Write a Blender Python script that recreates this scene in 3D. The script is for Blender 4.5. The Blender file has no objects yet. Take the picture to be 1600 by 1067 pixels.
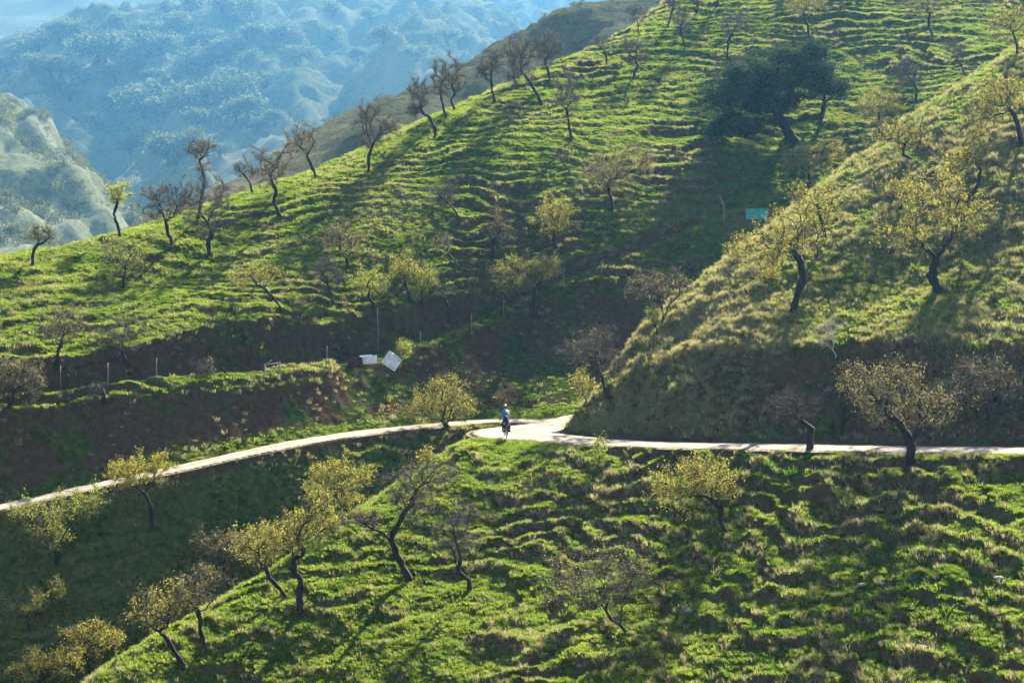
import bpy, math, random
import numpy as np
from mathutils import Vector

# ------------------------------------------------------------------ camera, sky, sun, exposure
scene = bpy.context.scene
COL = scene.collection
F_PX, CX, CY = 3111.0, 800.0, 533.5          # focal length and centre of a 1600 px wide picture
PITCH = math.atan((533.5 - 348.0) / F_PX)

cam_d = bpy.data.cameras.new("camera")
cam_d.sensor_width = 36.0
cam_d.lens = F_PX / 1600.0 * 36.0
cam_d.clip_start, cam_d.clip_end = 1.0, 20000.0
cam = bpy.data.objects.new("camera", cam_d)
cam.rotation_euler = (math.pi / 2 - PITCH, 0, 0)
COL.objects.link(cam)
scene.camera = cam

SUN_AZ, SUN_EL = math.radians(21), math.radians(37.5)
SUN_DIR = Vector((math.sin(SUN_AZ) * math.cos(SUN_EL), math.cos(SUN_AZ) * math.cos(SUN_EL), math.sin(SUN_EL)))
world = bpy.data.worlds.new("World")
scene.world = world
world.use_nodes = True
wn = world.node_tree
bg = wn.nodes["Background"]
sky = wn.nodes.new("ShaderNodeTexSky")
sky.sky_type = 'NISHITA'
sky.sun_disc = False
sky.sun_elevation, sky.sun_rotation = SUN_EL, SUN_AZ
sky.air_density, sky.dust_density, sky.ozone_density = 1.0, 0.6, 1.2
wn.links.new(sky.outputs[0], bg.inputs[0])
bg.inputs[1].default_value = 0.05

sun_d = bpy.data.lights.new("sun", 'SUN')
sun_d.energy, sun_d.angle, sun_d.color = 5.0, math.radians(0.5), (1.0, 0.94, 0.82)
sun = bpy.data.objects.new("sun", sun_d)
sun.rotation_euler = (-SUN_DIR).to_track_quat('-Z', 'Y').to_euler()
sun.location = (60, 150, 120)
COL.objects.link(sun)

scene.view_settings.view_transform = 'Standard'
scene.view_settings.look = 'None'
scene.view_settings.exposure = 2.32
scene.view_settings.gamma = 1.0
scene.view_settings.use_curve_mapping = False
scene.render.engine = 'CYCLES'
cy = scene.cycles
cy.use_denoising = True
cy.max_bounces, cy.diffuse_bounces, cy.glossy_bounces = 4, 2, 1
cy.transmission_bounces, cy.volume_bounces, cy.transparent_max_bounces = 3, 0, 6
cy.sample_clamp_indirect = 4.0
cy.use_adaptive_sampling, cy.adaptive_threshold, cy.adaptive_min_samples = True, 0.022, 24

# ------------------------------------------------------------------ helpers
rng = np.random.default_rng(11)

def ray(px, py):
    u, v = (px - CX) / F_PX, (py - CY) / F_PX
    c, s = math.cos(PITCH), math.sin(PITCH)
    return np.array([u, c - v * s, -s - v * c])

def at(px, py, D):
    d = ray(px, py)
    return d * (D / d[1])

def _hash(ix, iy, seed):
    h = (ix.astype(np.int64) * 374761393 + iy.astype(np.int64) * 668265263 + seed * 974634777) & 0xffffffff
    h = ((h ^ (h >> 13)) * 1274126177) & 0xffffffff
    h = ((h ^ (h >> 16)) * 2246822519) & 0xffffffff
    return ((h ^ (h >> 15)) & 0xffff) / 65535.0

def vnoise(x, y, seed=0):
    x = np.asarray(x, float); y = np.asarray(y, float)
    ix, iy = np.floor(x), np.floor(y)
    fx, fy = x - ix, y - iy
    fx = fx * fx * fx * (fx * (fx * 6 - 15) + 10); fy = fy * fy * fy * (fy * (fy * 6 - 15) + 10)
    a, b = _hash(ix, iy, seed), _hash(ix + 1, iy, seed)
    c, d = _hash(ix, iy + 1, seed), _hash(ix + 1, iy + 1, seed)
    return ((a + (b - a) * fx) * (1 - fy) + (c + (d - c) * fx) * fy) * 2 - 1

def fbm(x, y, octv=4, seed=0, gain=0.5):
    t, a, n = 0.0, 1.0, 0.0
    for i in range(octv):
        t = t + a * vnoise(x * 2 ** i + 13.7 * i, y * 2 ** i - 7.1 * i, seed + i); n += a; a *= gain
    return t / n

def sstep(a, b, x):
    t = np.clip((x - a) / (b - a), 0, 1)
    return t * t * (3 - 2 * t)

def tag(o, label=None, cat=None, group=None, kind=None):
    if label: o["label"] = label
    if cat: o["category"] = cat
    if group: o["group"] = group
    if kind: o["kind"] = kind
    return o

def link(o, parent=None):
    COL.objects.link(o)
    if parent is not None: o.parent = parent
    return o

def mesh_np(name, V, F, mats, parent=None, smooth=True, mat_idx=None, loc=None, attrs=None):
    """V (n,3), F (m,3|4) int -> mesh object"""
    me = bpy.data.meshes.new(name)
    V = np.ascontiguousarray(V, dtype=np.float32); F = np.ascontiguousarray(F, dtype=np.int32)
    k = F.shape[1]
    me.vertices.add(len(V)); me.vertices.foreach_set("co", V.ravel())
    me.loops.add(F.size); me.loops.foreach_set("vertex_index", F.ravel())
    me.polygons.add(len(F)); me.polygons.foreach_set("loop_start", np.arange(0, F.size, k, dtype=np.int32))
    for m in mats: me.materials.append(m)
    if mat_idx is not None: me.polygons.foreach_set("material_index", np.ascontiguousarray(mat_idx, dtype=np.int32))
    me.polygons.foreach_set("use_smooth", np.full(len(F), smooth, dtype=bool))
    if attrs:
        for an, av in attrs.items():
            at_ = me.attributes.new(an, 'FLOAT', 'POINT'); at_.data.foreach_set("value", np.ascontiguousarray(av, dtype=np.float32))
    me.update(calc_edges=True)
    o = bpy.data.objects.new(name, me)
    if loc is not None: o.location = loc
    return link(o, parent)

def empty(name, loc, parent=None):
    o = bpy.data.objects.new(name, None)
    o.location = loc; o.empty_display_size = 0.3
    return link(o, parent)

# ------------------------------------------------------------------ materials
def nodes(name):
    m = bpy.data.materials.new(name); m.use_nodes = True
    nt = m.node_tree; nt.nodes.clear()
    out = nt.nodes.new("ShaderNodeOutputMaterial")
    return m, nt, out

def N(nt, t, **kw):
    n = nt.nodes.new(t)
    for k, v in kw.items(): setattr(n, k, v)
    return n

def noise_node(nt, scale, detail=5, rough=0.6, vec=None):
    n = N(nt, "ShaderNodeTexNoise"); n.inputs["Scale"].default_value = scale
    n.inputs["Detail"].default_value = detail; n.inputs["Roughness"].default_value = rough
    if vec is not None: nt.links.new(vec, n.inputs["Vector"])
    return n.outputs["Fac"]

def ramp(nt, fac, stops):
    r = N(nt, "ShaderNodeValToRGB"); e = r.color_ramp.elements
    while len(e) < len(stops): e.new(0.5)
    for el, (p, c) in zip(e, stops):
        el.position = p; el.color = (*c, 1)
    nt.links.new(fac, r.inputs[0]); return r.outputs[0]

def mixc(nt, fac, a, b, mode='MIX'):
    n = N(nt, "ShaderNodeMix", data_type='RGBA', blend_type=mode)
    if isinstance(fac, (int, float)): n.inputs[0].default_value = fac
    else: nt.links.new(fac, n.inputs[0])
    for s, i in ((a, 6), (b, 7)):
        if isinstance(s, tuple): n.inputs[i].default_value = (*s, 1)
        else: nt.links.new(s, n.inputs[i])
    return n.outputs[2]

def mathn(nt, op, a, b=0.5, clamp=False):
    n = N(nt, "ShaderNodeMath", operation=op, use_clamp=clamp)
    for s, i in ((a, 0), (b, 1)):
        if isinstance(s, (int, float)): n.inputs[i].default_value = s
        else: nt.links.new(s, n.inputs[i])
    return n.outputs[0]

def attr(nt, name):
    return N(nt, "ShaderNodeAttribute", attribute_name=name).outputs["Fac"]

def plain(name, col, rough=0.8, var=0.25, scale=6.0, metallic=0.0, bump=0.0):
    m, nt, out = nodes(name)
    p = N(nt, "ShaderNodeBsdfPrincipled")
    tc = N(nt, "ShaderNodeTexCoord").outputs["Object"]
    f = noise_node(nt, scale, 5, 0.65, tc)
    c = ramp(nt, f, [(0.3, tuple(x * (1 - var) for x in col)), (0.7, tuple(min(1, x * (1 + var)) for x in col))])
    nt.links.new(c, p.inputs["Base Color"])
    p.inputs["Roughness"].default_value = rough; p.inputs["Metallic"].default_value = metallic
    p.inputs["Specular IOR Level"].default_value = 0.25
    if bump:
        b = N(nt, "ShaderNodeBump"); b.inputs["Strength"].default_value = bump; b.inputs["Distance"].default_value = 0.02
        nt.links.new(noise_node(nt, scale * 4, 4, 0.6, tc), b.inputs["Height"]); nt.links.new(b.outputs[0], p.inputs["Normal"])
    nt.links.new(p.outputs[0], out.inputs[0])
    return m

def leafmat(name, stops, trans=0.55, var_scale=0.9, spec=0.0):
    """thin leaves: diffuse front, light shining through"""
    m, nt, out = nodes(name)
    geo = N(nt, "ShaderNodeNewGeometry")
    oi = N(nt, "ShaderNodeObjectInfo")
    f1 = noise_node(nt, var_scale, 3, 0.6, geo.outputs["Position"])
    f = mathn(nt, 'ADD', mathn(nt, 'MULTIPLY', f1, 0.65), mathn(nt, 'MULTIPLY', geo.outputs["Random Per Island"], 0.35))
    c = ramp(nt, f, stops)
    d = N(nt, "ShaderNodeBsdfDiffuse"); t = N(nt, "ShaderNodeBsdfTranslucent")
    nt.links.new(c, d.inputs[0]); 
    tcol = mixc(nt, 1.0, c, (1.0, 1.0, 0.72), 'MULTIPLY')
    nt.links.new(tcol, t.inputs[0])
    mx = N(nt, "ShaderNodeMixShader"); mx.inputs[0].default_value = trans
    nt.links.new(d.outputs[0], mx.inputs[1]); nt.links.new(t.outputs[0], mx.inputs[2])
    last = mx.outputs[0]
    if spec:
        g = N(nt, "ShaderNodeBsdfGlossy"); g.inputs["Roughness"].default_value = 0.38; g.inputs[0].default_value = (0.9, 0.95, 1, 1)
        m2 = N(nt, "ShaderNodeMixShader"); m2.inputs[0].default_value = spec
        nt.links.new(last, m2.inputs[1]); nt.links.new(g.outputs[0], m2.inputs[2]); last = m2.outputs[0]
    nt.links.new(last, out.inputs[0])
    return m

def groundmat(name, green, dry, soil, gscale=1.0):
    """grassy ground: attributes soil and dry choose between green turf, straw and bare earth"""
    m, nt, out = nodes(name)
    pos = N(nt, "ShaderNodeNewGeometry").outputs["Position"]
    n1 = noise_node(nt, 0.35 * gscale, 6, 0.6, pos); n2 = noise_node(nt, 2.4 * gscale, 6, 0.68, pos); n3 = noise_node(nt, 9 * gscale, 4, 0.7, pos)
    g = ramp(nt, n2, [(0.28, green[0]), (0.5, green[1]), (0.72, green[2])])
    dr = ramp(nt, n3, [(0.3, dry[0]), (0.7, dry[1])])
    so = ramp(nt, mathn(nt, 'ADD', mathn(nt, 'MULTIPLY', n2, 0.6), mathn(nt, 'MULTIPLY', n3, 0.4)), [(0.3, soil[0]), (0.5, soil[1]), (0.7, soil[2])])
    df = mathn(nt, 'ADD', attr(nt, "dry"), mathn(nt, 'MULTIPLY', mathn(nt, 'SUBTRACT', n2, 0.5), 1.6), True)
    sf0 = mathn(nt, 'ADD', attr(nt, "soil"), mathn(nt, 'MULTIPLY', mathn(nt, 'SUBTRACT', n3, 0.5), 1.3))
    sf = mathn(nt, 'MULTIPLY', mathn(nt, 'SUBTRACT', sf0, 0.30), 2.6, True)
    c = mixc(nt, df, g, dr); c = mixc(nt, sf, c, so)
    p = N(nt, "ShaderNodeBsdfDiffuse"); nt.links.new(c, p.inputs[0]); p.inputs["Roughness"].default_value = 0.6
    b = N(nt, "ShaderNodeBump"); b.inputs["Strength"].default_value = 0.9; b.inputs["Distance"].default_value = 0.12 / gscale
    nt.links.new(mathn(nt, 'ADD', n3, n2), b.inputs["Height"]); nt.links.new(b.outputs[0], p.inputs["Normal"])
    nt.links.new(p.outputs[0], out.inputs[0])
    return m

M = {}
M['ground'] = groundmat("hill_turf", [(0.028, 0.050, 0.010), (0.055, 0.088, 0.016), (0.11, 0.125, 0.03)],
                        [(0.14, 0.115, 0.055), (0.27, 0.225, 0.12)],
                        [(0.050, 0.032, 0.021), (0.098, 0.061, 0.037), (0.17, 0.11, 0.068)])
M['farground'] = groundmat("far_hill_turf", [(0.05, 0.075, 0.03), (0.085, 0.115, 0.045), (0.13, 0.15, 0.07)],
                           [(0.16, 0.15, 0.09), (0.27, 0.25, 0.16)],
                           [(0.10, 0.085, 0.06), (0.16, 0.13, 0.09), (0.22, 0.18, 0.13)], 0.2)

M['sunlit_tint_ground'] = groundmat("sunlit_tint_turf", [(0.10, 0.13, 0.05), (0.17, 0.20, 0.08), (0.25, 0.27, 0.13)],  # far turf in lighter colours, with sunlight and haze painted in
                            [(0.30, 0.28, 0.18), (0.45, 0.42, 0.30)],
                            [(0.14, 0.12, 0.085), (0.24, 0.20, 0.15), (0.34, 0.29, 0.22)], 0.2)

# ------------------------------------------------------------------ terrain: two hillsides fitted to surveyed points
def tps_fit(P, lam=0.3):
    P = np.array(P, float); n = len(P); X = P[:, :2] / 50.0
    r2 = ((X[:, None] - X[None]) ** 2).sum(-1)
    K = 0.5 * r2 * np.log(r2 + 1e-12) + lam * 1e-3 * np.eye(n)
    A = np.zeros((n + 3, n + 3)); A[:n, :n] = K; A[:n, n] = 1; A[:n, n + 1:] = X; A[n, :n] = 1; A[n + 1:, :n] = X.T
    w = np.linalg.solve(A, np.r_[P[:, 2], 0, 0, 0])
    def f(x, y):
        x = np.asarray(x, float) / 50.0; y = np.asarray(y, float) / 50.0
        z = w[n] + w[n + 1] * x + w[n + 2] * y
        for i in range(n):
            r2 = (x - X[i, 0]) ** 2 + (y - X[i, 1]) ** 2
            z = z + w[i] * 0.5 * r2 * np.log(r2 + 1e-12)
        return z
    return f

ridge_low = [(132, 1067, 100), (260, 980, 103), (440, 877, 106), (545, 805, 108), (665, 735, 111), (728, 688, 113)]
ridge_up = [(868, 652, 117.5), (950, 590, 119), (1040, 500, 121.5), (1110, 425, 123.5), (1220, 340, 127.5), (1320, 264, 131), (1435, 185, 135), (1600, 70, 140)]
S_pts = [at(*p) for p in ridge_low + ridge_up]
S_pts += [at(*p) for p in [(800, 692, 112), (950, 697, 108.5), (1100, 702, 103.5), (1250, 704, 99.5), (1420, 711, 95), (1600, 713, 91.5), (1800, 715, 88),
    (360, 1067, 96), (600, 1067, 92), (850, 1067, 88.5), (1100, 1067, 84.5), (1350, 1067, 80), (1600, 1067, 76), (1800, 1067, 72),
    (640, 900, 101), (900, 880, 98.5), (1200, 880, 92), (1500, 880, 85), (200, 1400, 88), (600, 1400, 79), (1100, 1400, 71), (1600, 1400, 63), (1850, 1400, 60),
    (1000, 585, 115), (1100, 562, 113), (1240, 525, 110.3), (1400, 500, 107.2), (1550, 492, 104.2), (1800, 470, 100),
    (1240, 420, 118), (1465, 440, 111), (1595, 225, 120), (1400, 300, 123), (1800, 100, 126), (1800, -60, 142)]]
S_pts += [at(*p) + np.array([-5.0, 6.0, -6.5]) for p in ridge_low]
S_pts += [at(*p) + np.array([-9.0, 11.0, -15.0]) for p in ridge_low]
S_pts += [at(*p) + np.array([-3.0, 9.0, -6.0]) for p in ridge_up[2:]]
S_pts += [at(*p) + np.array([-6.0, 20.0, -16.0]) for p in ridge_up[2:]]
S_pts += [np.array(v) for v in [(-34, 90, -31), (-48, 84, -42), (-45, 104, -44), (52, 149, 20), (62, 128, 20)]]
S_fun = tps_fit(S_pts)

H_crest = [(-150, 440, 136), (0, 405, 140), (200, 362, 147), (400, 300, 156), (560, 240, 164), (720, 170, 172), (880, 98, 182), (1040, 32, 192)]
H_bench = [(-150, 625, 114.5), (0, 612, 118.4), (245, 588, 123.4), (400, 574, 127.4), (560, 562, 133.6), (735, 515, 140), (880, 450, 145), (1130, 345, 152)]
H_pts = [at(*p) for p in H_crest + H_bench]
H_pts += [at(*p) for p in [(0, 560, 122.8), (0, 480, 131), (250, 520, 128.6), (250, 440, 140), (400, 480, 134), (400, 400, 143), (640, 400, 144.3), (900, 300, 153.4), (1000, 280, 155.4), (1000, 150, 173),
    (1300, 300, 159), (1300, 100, 179), (1300, -60, 200), (1130, -60, 203), (1600, 100, 172), (1600, -40, 195), (1600, -180, 215), (1850, 0, 185), (1850, 120, 165), (1500, 200, 163),
    (-150, 820, 108), (0, 800, 112.3), (270, 742, 116.3), (560, 684, 124), (750, 664, 128), (0, 1000, 106.7), (400, 950, 113.2), (200, 1067, 106), (-200, 1000, 103), (-200, 1300, 96.5),
    (100, 1300, 99), (400, 1300, 105), (560, 850, 118.4), (560, 1100, 112), (750, 800, 123.2), (750, 1000, 118), (900, 650, 130)]]
H_pts += [at(*p) + np.array([-8.0, 20.0, -9.0]) for p in H_crest]
H_pts += [at(*p) + np.array([-16.0, 45.0, -32.0]) for p in H_crest]
H_fun = tps_fit(H_pts)

def polyline(pts, step=0.4):
    P = np.array(pts, float)
    # Catmull-Rom
    Q = np.vstack([2 * P[0] - P[1], P, 2 * P[-1] - P[-2]])
    out = []
    for i in range(1, len(Q) - 2):
        n = max(2, int(np.linalg.norm(Q[i + 1][:2] - Q[i][:2]) / step)); t = np.linspace(0, 1, n, endpoint=False)[:, None]
        out.append(0.5 * ((2 * Q[i]) + (-Q[i - 1] + Q[i + 1]) * t + (2 * Q[i - 1] - 5 * Q[i] + 4 * Q[i + 1] - Q[i + 2]) * t ** 2 + (-Q[i - 1] + 3 * Q[i] - 3 * Q[i + 1] + Q[i + 2]) * t ** 3))
    return np.vstack(out + [P[-1:]])

def w4(p, w): return list(at(*p)) + [w]
ROAD = polyline([w4((1900, 707, 88), 1.9), w4((1750, 705.5, 90.5), 1.9), w4((1600, 703, 93.6), 1.9), w4((1420, 701, 97.2), 1.8), w4((1250, 697.5, 101.5), 1.8), w4((1100, 695.5, 105.5), 1.8),
    w4((960, 691, 110.5), 1.9), w4((860, 683, 114.6), 2.3), w4((805, 677, 117.2), 2.7), [1.6, 120.8, -12.45, 2.4], [3.9, 123.7, -12.5, 1.9], [6.2, 126.0, -12.55, 1.6], [7.2, 128.4, -12.6, 1.5], [6.3, 130.5, -12.65, 1.5],
    [4.6, 130.6, -12.7, 1.5], w4((865, 656.5, 129.6), 1.05), w4((750, 658, 129.2), 1.05), w4((560, 676.5, 125.2), 1.05), w4((420, 700, 120.7), 1.05), w4((270, 733, 117.2), 1.05), w4((120, 764, 115), 1.05), w4((0, 791, 113), 1.05), w4((-150, 815, 109.5), 1.05), w4((-330, 850, 105), 1.8)])
BENCH = polyline([w4((-250, 640, 112), 1.3), w4((0, 622, 120), 1.2), w4((245, 599, 125), 1.2), w4((400, 586, 129), 1.2), w4((560, 568, 134.8), 1.1), w4((735, 508, 141), 0.6), w4((880, 440, 145.6), 0.45), w4((1000, 394, 148.5), 0.4), w4((1130, 339, 152), 0.5), w4((1250, 292, 155.5), 0.4)])

def near_line(x, y, L, reach):
    """distance, height and half width of the closest point of a centre line (inf beyond reach)"""
    d = np.full(x.shape, 1e9); z = np.zeros(x.shape); w = np.zeros(x.shape)
    x0, x1, y0, y1 = L[:, 0].min() - reach, L[:, 0].max() + reach, L[:, 1].min() - reach, L[:, 1].max() + reach
    idx = np.nonzero((x > x0) & (x < x1) & (y > y0) & (y < y1))[0]
    for c in np.array_split(idx, max(1, len(idx) // 8000)):
        if len(c) == 0: continue
        q = (x[c, None] - L[None, :, 0]) ** 2 + (y[c, None] - L[None, :, 1]) ** 2
        k = q.argmin(1); dd = np.sqrt(q[np.arange(len(c)), k])
        d[c] = dd; z[c] = L[k, 2]; w[c] = L[k, 3]
    return d, z, w

def terrace(z, x, y, dz, warp, amp, sharp, seed, jit=0.8, jf=0.5):
    """sheep-track steps that wander along the contours"""
    ph = z / dz + warp * fbm(x * 0.12, y * 0.12, 3, seed) + jit * fbm(x * jf, y * jf, 3, seed + 9)
    fr = ph - np.floor(ph)
    st = sstep(0.5 - sharp, 0.5 + sharp, fr)          # flat tread, steep riser
    return (st - fr) * dz * amp

def terrain(x, y):
    x = np.asarray(x, float); y = np.asarray(y, float)
    s, h = S_fun(x, y), H_fun(x, y)
    k = 1.2
    e = np.clip(0.5 + 0.5 * (s - h) / k, 0, 1)
    z = h * (1 - e) + s * e + k * e * (1 - e)
    isS = s > h
    z0 = z.copy()
    big = fbm(x * 0.06, y * 0.06, 3, 3)
    z = z + 0.5 * big + 0.22 * fbm(x * 0.3, y * 0.3, 3, 5)
    # the cutting between bench and track, and the rough tip of the spur
    dr_, zr_, _w = near_line(x, y, ROAD, 15.0); db_, zb_, _w = near_line(x, y, BENCH, 15.0)
    zone = (~isS) * (x < 12) * sstep(15, 12, dr_) * sstep(15, 12, db_) * sstep(-0.6, 0.6, z0 - zr_) * sstep(0.3, -0.5, z0 - zb_)
    tt = np.clip((z0 - zr_) / np.maximum(zb_ - zr_, 1.0), 0, 1); z = z - zone * 1.5 * 4 * tt * (1 - tt)
    up = isS & (z0 > -11.6)
    z = z + np.where(up, 1.0, 0.0) * sstep(18, 6, x) * 1.1 * fbm(x * 0.22, y * 0.22, 3, 15) + 0.25 * np.where(up, 1, 0) * fbm(x * 0.5, y * 0.5, 3, 17)
    # steps
    m1 = np.where(isS, 0.5, 0.36) + 0.72 * np.clip(2.2 * fbm(x * 0.14, y * 0.14, 4, 21) + 0.45, 0, 1)
    calm = np.where(isS, sstep(5, -5, x) * (z0 < -12), sstep(0, -10, x) * sstep(-8, -4, z0))   # smoother sunny turf
    m1 = m1 * (1 - zone) * (1 - 0.5 * calm)
    up_S = sstep(0, 1.0, z0 + 9.0 - 0.0 * x) * isS       # paler slope above the track is smoother
    mS = np.where(isS, 1 - 0.72 * up_S, 1.0)
    tH = terrace(z, x * 0.8, y, 0.78, 2.4, 1.0, 0.15, 31, 0.6, 0.33) + 0.6 * terrace(z, x, y, 0.43, 2.2, 0.9, 0.25, 47, 0.7, 0.4)
    tS = terrace(z, x, y, 0.85, 2.2, 1.0, 0.18, 61, 0.6, 0.42) + 0.5 * terrace(z, x, y, 0.42, 1.6, 0.9, 0.25, 77)
    ww = sstep(-0.5, 0.5, (s - h) / 1.0)
    z = z + (tH * (1 - ww) + tS * ww) * m1 * mS
    lump = np.abs(fbm(x * 0.8, y * 0.8, 4, 91))
    z = z + np.where(isS, 0.48, 0.18) * (1 - 0.45 * calm) * (lump - 0.25) + 0.10 * fbm(x * 2.6, y * 2.6, 3, 95)
    soil = np.zeros_like(z)
    # the orchard bench and the track are cut into the slope
    for L, cut, fill, reach, nz in ((BENCH, np.full(x.shape, 2.6), np.where(x > 2, 1.1, 3.0), 7.0, 0.25), (ROAD, np.where(isS, 0.0, 2.5), 1.7, 13.0, 0.6)):
        d, zr, w = near_line(x, y, L, reach)
        ins = d < 1e8
        wob = fbm(x * 0.35, y * 0.35, 3, 101); fine = fbm(x * 1.7, y * 1.7, 4, 105); vert = fbm(x * 0.75 - z * 0.45, y * 0.12 + z * 0.1, 4, 109)
        e1 = np.maximum(d - w, 0)
        rough = sstep(0.15, 1.6, e1)
        shape = np.where(cut > 0.1, e1 * cut * (0.62 + 0.11 * e1), (0.66 + 0.50 * sstep(15, 8, x)) * (1 + 1.6 * sstep(118.5, 122.5, y) * sstep(3, 5, x)) * e1 + 4.0 * sstep(9, 16, x) * np.maximum(e1 - 4.2, 0))      # scarp above a debris slope on the spur
        hi = zr + shape * (1 + 0.28 * wob) + rough * (nz * fine + nz * 1.9 * (np.abs(vert) - 0.1))
        lo = zr - e1 * fill * (1 + 0.2 * wob) + rough * 0.25 * fine
        down = (z0 < zr + 0.4) & (L is ROAD)
        hi = np.where(down, np.minimum(hi, np.where(e1 < 2.2, zr - 0.03 - 0.22 * e1, 1e9)), hi)
        zn = np.minimum(np.maximum(z, lo), hi)
        dh = z - zn
        fade = 1 - sstep(reach - 4, reach, d)
        zn = z + (zn - z) * fade
        soil = np.where(ins & (z > hi) & (d > w) & ~down, np.maximum(soil, sstep(0.0, 0.5, dh) * fade), soil)
        z = np.where(ins, zn, z)
    return z, s, h, soil

# polar grid: rows of even depth, columns of even bearing
NA, A_MAX = 740, 0.300
DEPTH = np.concatenate([np.linspace(52, 66, 40, endpoint=False), np.linspace(66, 112, 390, endpoint=False), np.linspace(112, 150, 280, endpoint=False), np.linspace(150, 204, 240, endpoint=False), np.linspace(204, 250, 40)])
ANG = np.linspace(-A_MAX, A_MAX, NA)
ND = len(DEPTH)
GX = (np.tan(ANG)[None, :] * DEPTH[:, None]); GY = np.repeat(DEPTH[:, None], NA, 1)
GZ, GS, GH, GSOIL = [a.reshape(ND, NA) for a in terrain(GX.ravel(), GY.ravel())]
GIS = GS > GH
# slope of the finished surface
dzdy = np.gradient(GZ, axis=0) / np.gradient(GY, axis=0)
dzdx = np.gradient(GZ, axis=1) / np.gradient(GX, axis=1)
SLOPE = np.hypot(dzdx, dzdy)
dR, zR, wR = near_line(GX.ravel(), GY.ravel(), ROAD, 14.0)
dR = dR.reshape(ND, NA); wR = wR.reshape(ND, NA); zR = zR.reshape(ND, NA)
n_big = fbm(GX * 0.09, GY * 0.09, 4, 201); n_med = fbm(GX * 0.5, GY * 0.5, 4, 211)
SOIL = np.maximum(GSOIL * np.clip(0.75 + 0.9 * n_med, 0, 1), 0.65 * sstep(0.9, 1.7, SLOPE + 0.35 * n_med))
dB, zB, wB = [a.reshape(ND, NA) for a in near_line(GX.ravel(), GY.ravel(), BENCH, 16.0)]
BANK = np.maximum(sstep(0.2, 0.9, GSOIL) * (dR < 14), (~GIS) * (dR < 15) * (dB < 15) * sstep(0.1, 0.8, GZ - zR) * sstep(0.0, 0.8, zB - GZ) * (GX < 14))
SOIL = np.maximum(SOIL, BANK * np.clip(0.62 + 0.9 * n_med, 0, 1))
SOIL = np.clip(SOIL + 0.35 * sstep(0.15, 0.5, n_big) * (~GIS) * sstep(-6, 4, GZ), 0, 1)
RAVINE = (~GIS) * (dR < 1e8) * sstep(-0.2, -1.0, GZ - zR) * (GX < 4)
RAVINE = np.maximum(RAVINE, (~GIS) * (GZ < -16) * 1.0)
SOIL = SOIL * (1 - 0.75 * RAVINE)
above = GIS & (GZ > zR + 0.2) & (dR < 1e8) | (GIS & (GZ > -8.5))
DRY = 0.16 + 0.5 * n_big + 0.25 * n_med
DRY = np.where(above, DRY + 0.46, DRY)
nose = np.exp(-((GX - 6) ** 2 / 50 + (GY - 115) ** 2 / 60)) * above
DRY = np.clip(DRY + 0.5 * nose - 0.4 * BANK * GIS, 0, 1)
onroad = sstep(0.35, -0.1, dR - wR)

def grid_faces(mask):
    r, c = np.nonzero(mask)
    i = r * NA + c
    return np.stack([i, i + 1, i + NA + 1, i + NA], 1)

def sub_mesh(name, mask, mat):
    F = grid_faces(mask)
    u, inv = np.unique(F, return_inverse=True)
    V = np.stack([GX.ravel(), GY.ravel(), GZ.ravel()], 1)[u]
    return mesh_np(name, V, inv.reshape(F.shape), [mat], attrs={"soil": np.maximum(SOIL, onroad * 0.6).ravel()[u], "dry": DRY.ravel()[u]})

qS = GIS[:-1, :-1]
o = sub_mesh("spur_hillside", qS, M['ground']); tag(o, kind="structure")
o = sub_mesh("orchard_hillside", ~qS, M['ground']); tag(o, kind="structure")

def zat(x, y):
    """height of the built surface under plan points"""
    a = np.arctan2(x, y)
    ca = np.clip((a + A_MAX) / (2 * A_MAX) * (NA - 1), 0, NA - 1.001); D = np.clip(np.interp(y, DEPTH, np.arange(ND)), 0, ND - 1.001)
    i, j = D.astype(int), ca.astype(int); fi, fj = D - i, ca - j
    return GZ[i, j] * (1 - fi) * (1 - fj) + GZ[i + 1, j] * fi * (1 - fj) + GZ[i, j + 1] * (1 - fi) * fj + GZ[i + 1, j + 1] * fi * fj

def ground(px, py, dmin=0.0):
    """first place where the line of sight through a picture point meets the ground"""
    d = ray(px, py)
    D = np.linspace(max(53, dmin), 249, 4000)
    X = d[0] / d[1] * D; Z = d[2] / d[1] * D
    zz = zat(X, D)
    k = np.nonzero(zz >= Z)[0]
    k = k[0] if len(k) else int(np.argmax(zz - Z))
    return np.array([X[k], D[k], zz[k]])
#TERRAIN_END

# ------------------------------------------------------------------ the road: a pale gravel ribbon bedded in its cutting
def road_mesh():
    L = ROAD; T = np.gradient(L[:, :2], axis=0); T /= np.linalg.norm(T, axis=1)[:, None]
    Nn = np.stack([-T[:, 1], T[:, 0]], 1)
    k = 15; us = np.linspace(-1, 1, k)
    V = []
    for i in range(len(L)):
        for u in us:
            w = L[i, 3] * (1.06 + 0.12 * float(vnoise(i * 0.15, 3.0 * np.sign(u), 7)))
            p = L[i, :2] + Nn[i] * u * w
            prof = 0.075 - 0.16 * abs(u) ** 3 - 0.035 * math.exp(-((abs(u) - 0.45) / 0.14) ** 2)
            V.append((p[0], p[1], L[i, 2] + prof + 0.02 * float(vnoise(p[0] * 1.5, p[1] * 1.5, 9))))
    V = np.array(V); n = len(L)
    i, j = np.meshgrid(np.arange(n - 1), np.arange(k - 1), indexing='ij'); a = (i * k + j).ravel()
    return V, np.stack([a, a + 1, a + k + 1, a + k], 1), np.tile(us, n)

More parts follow.
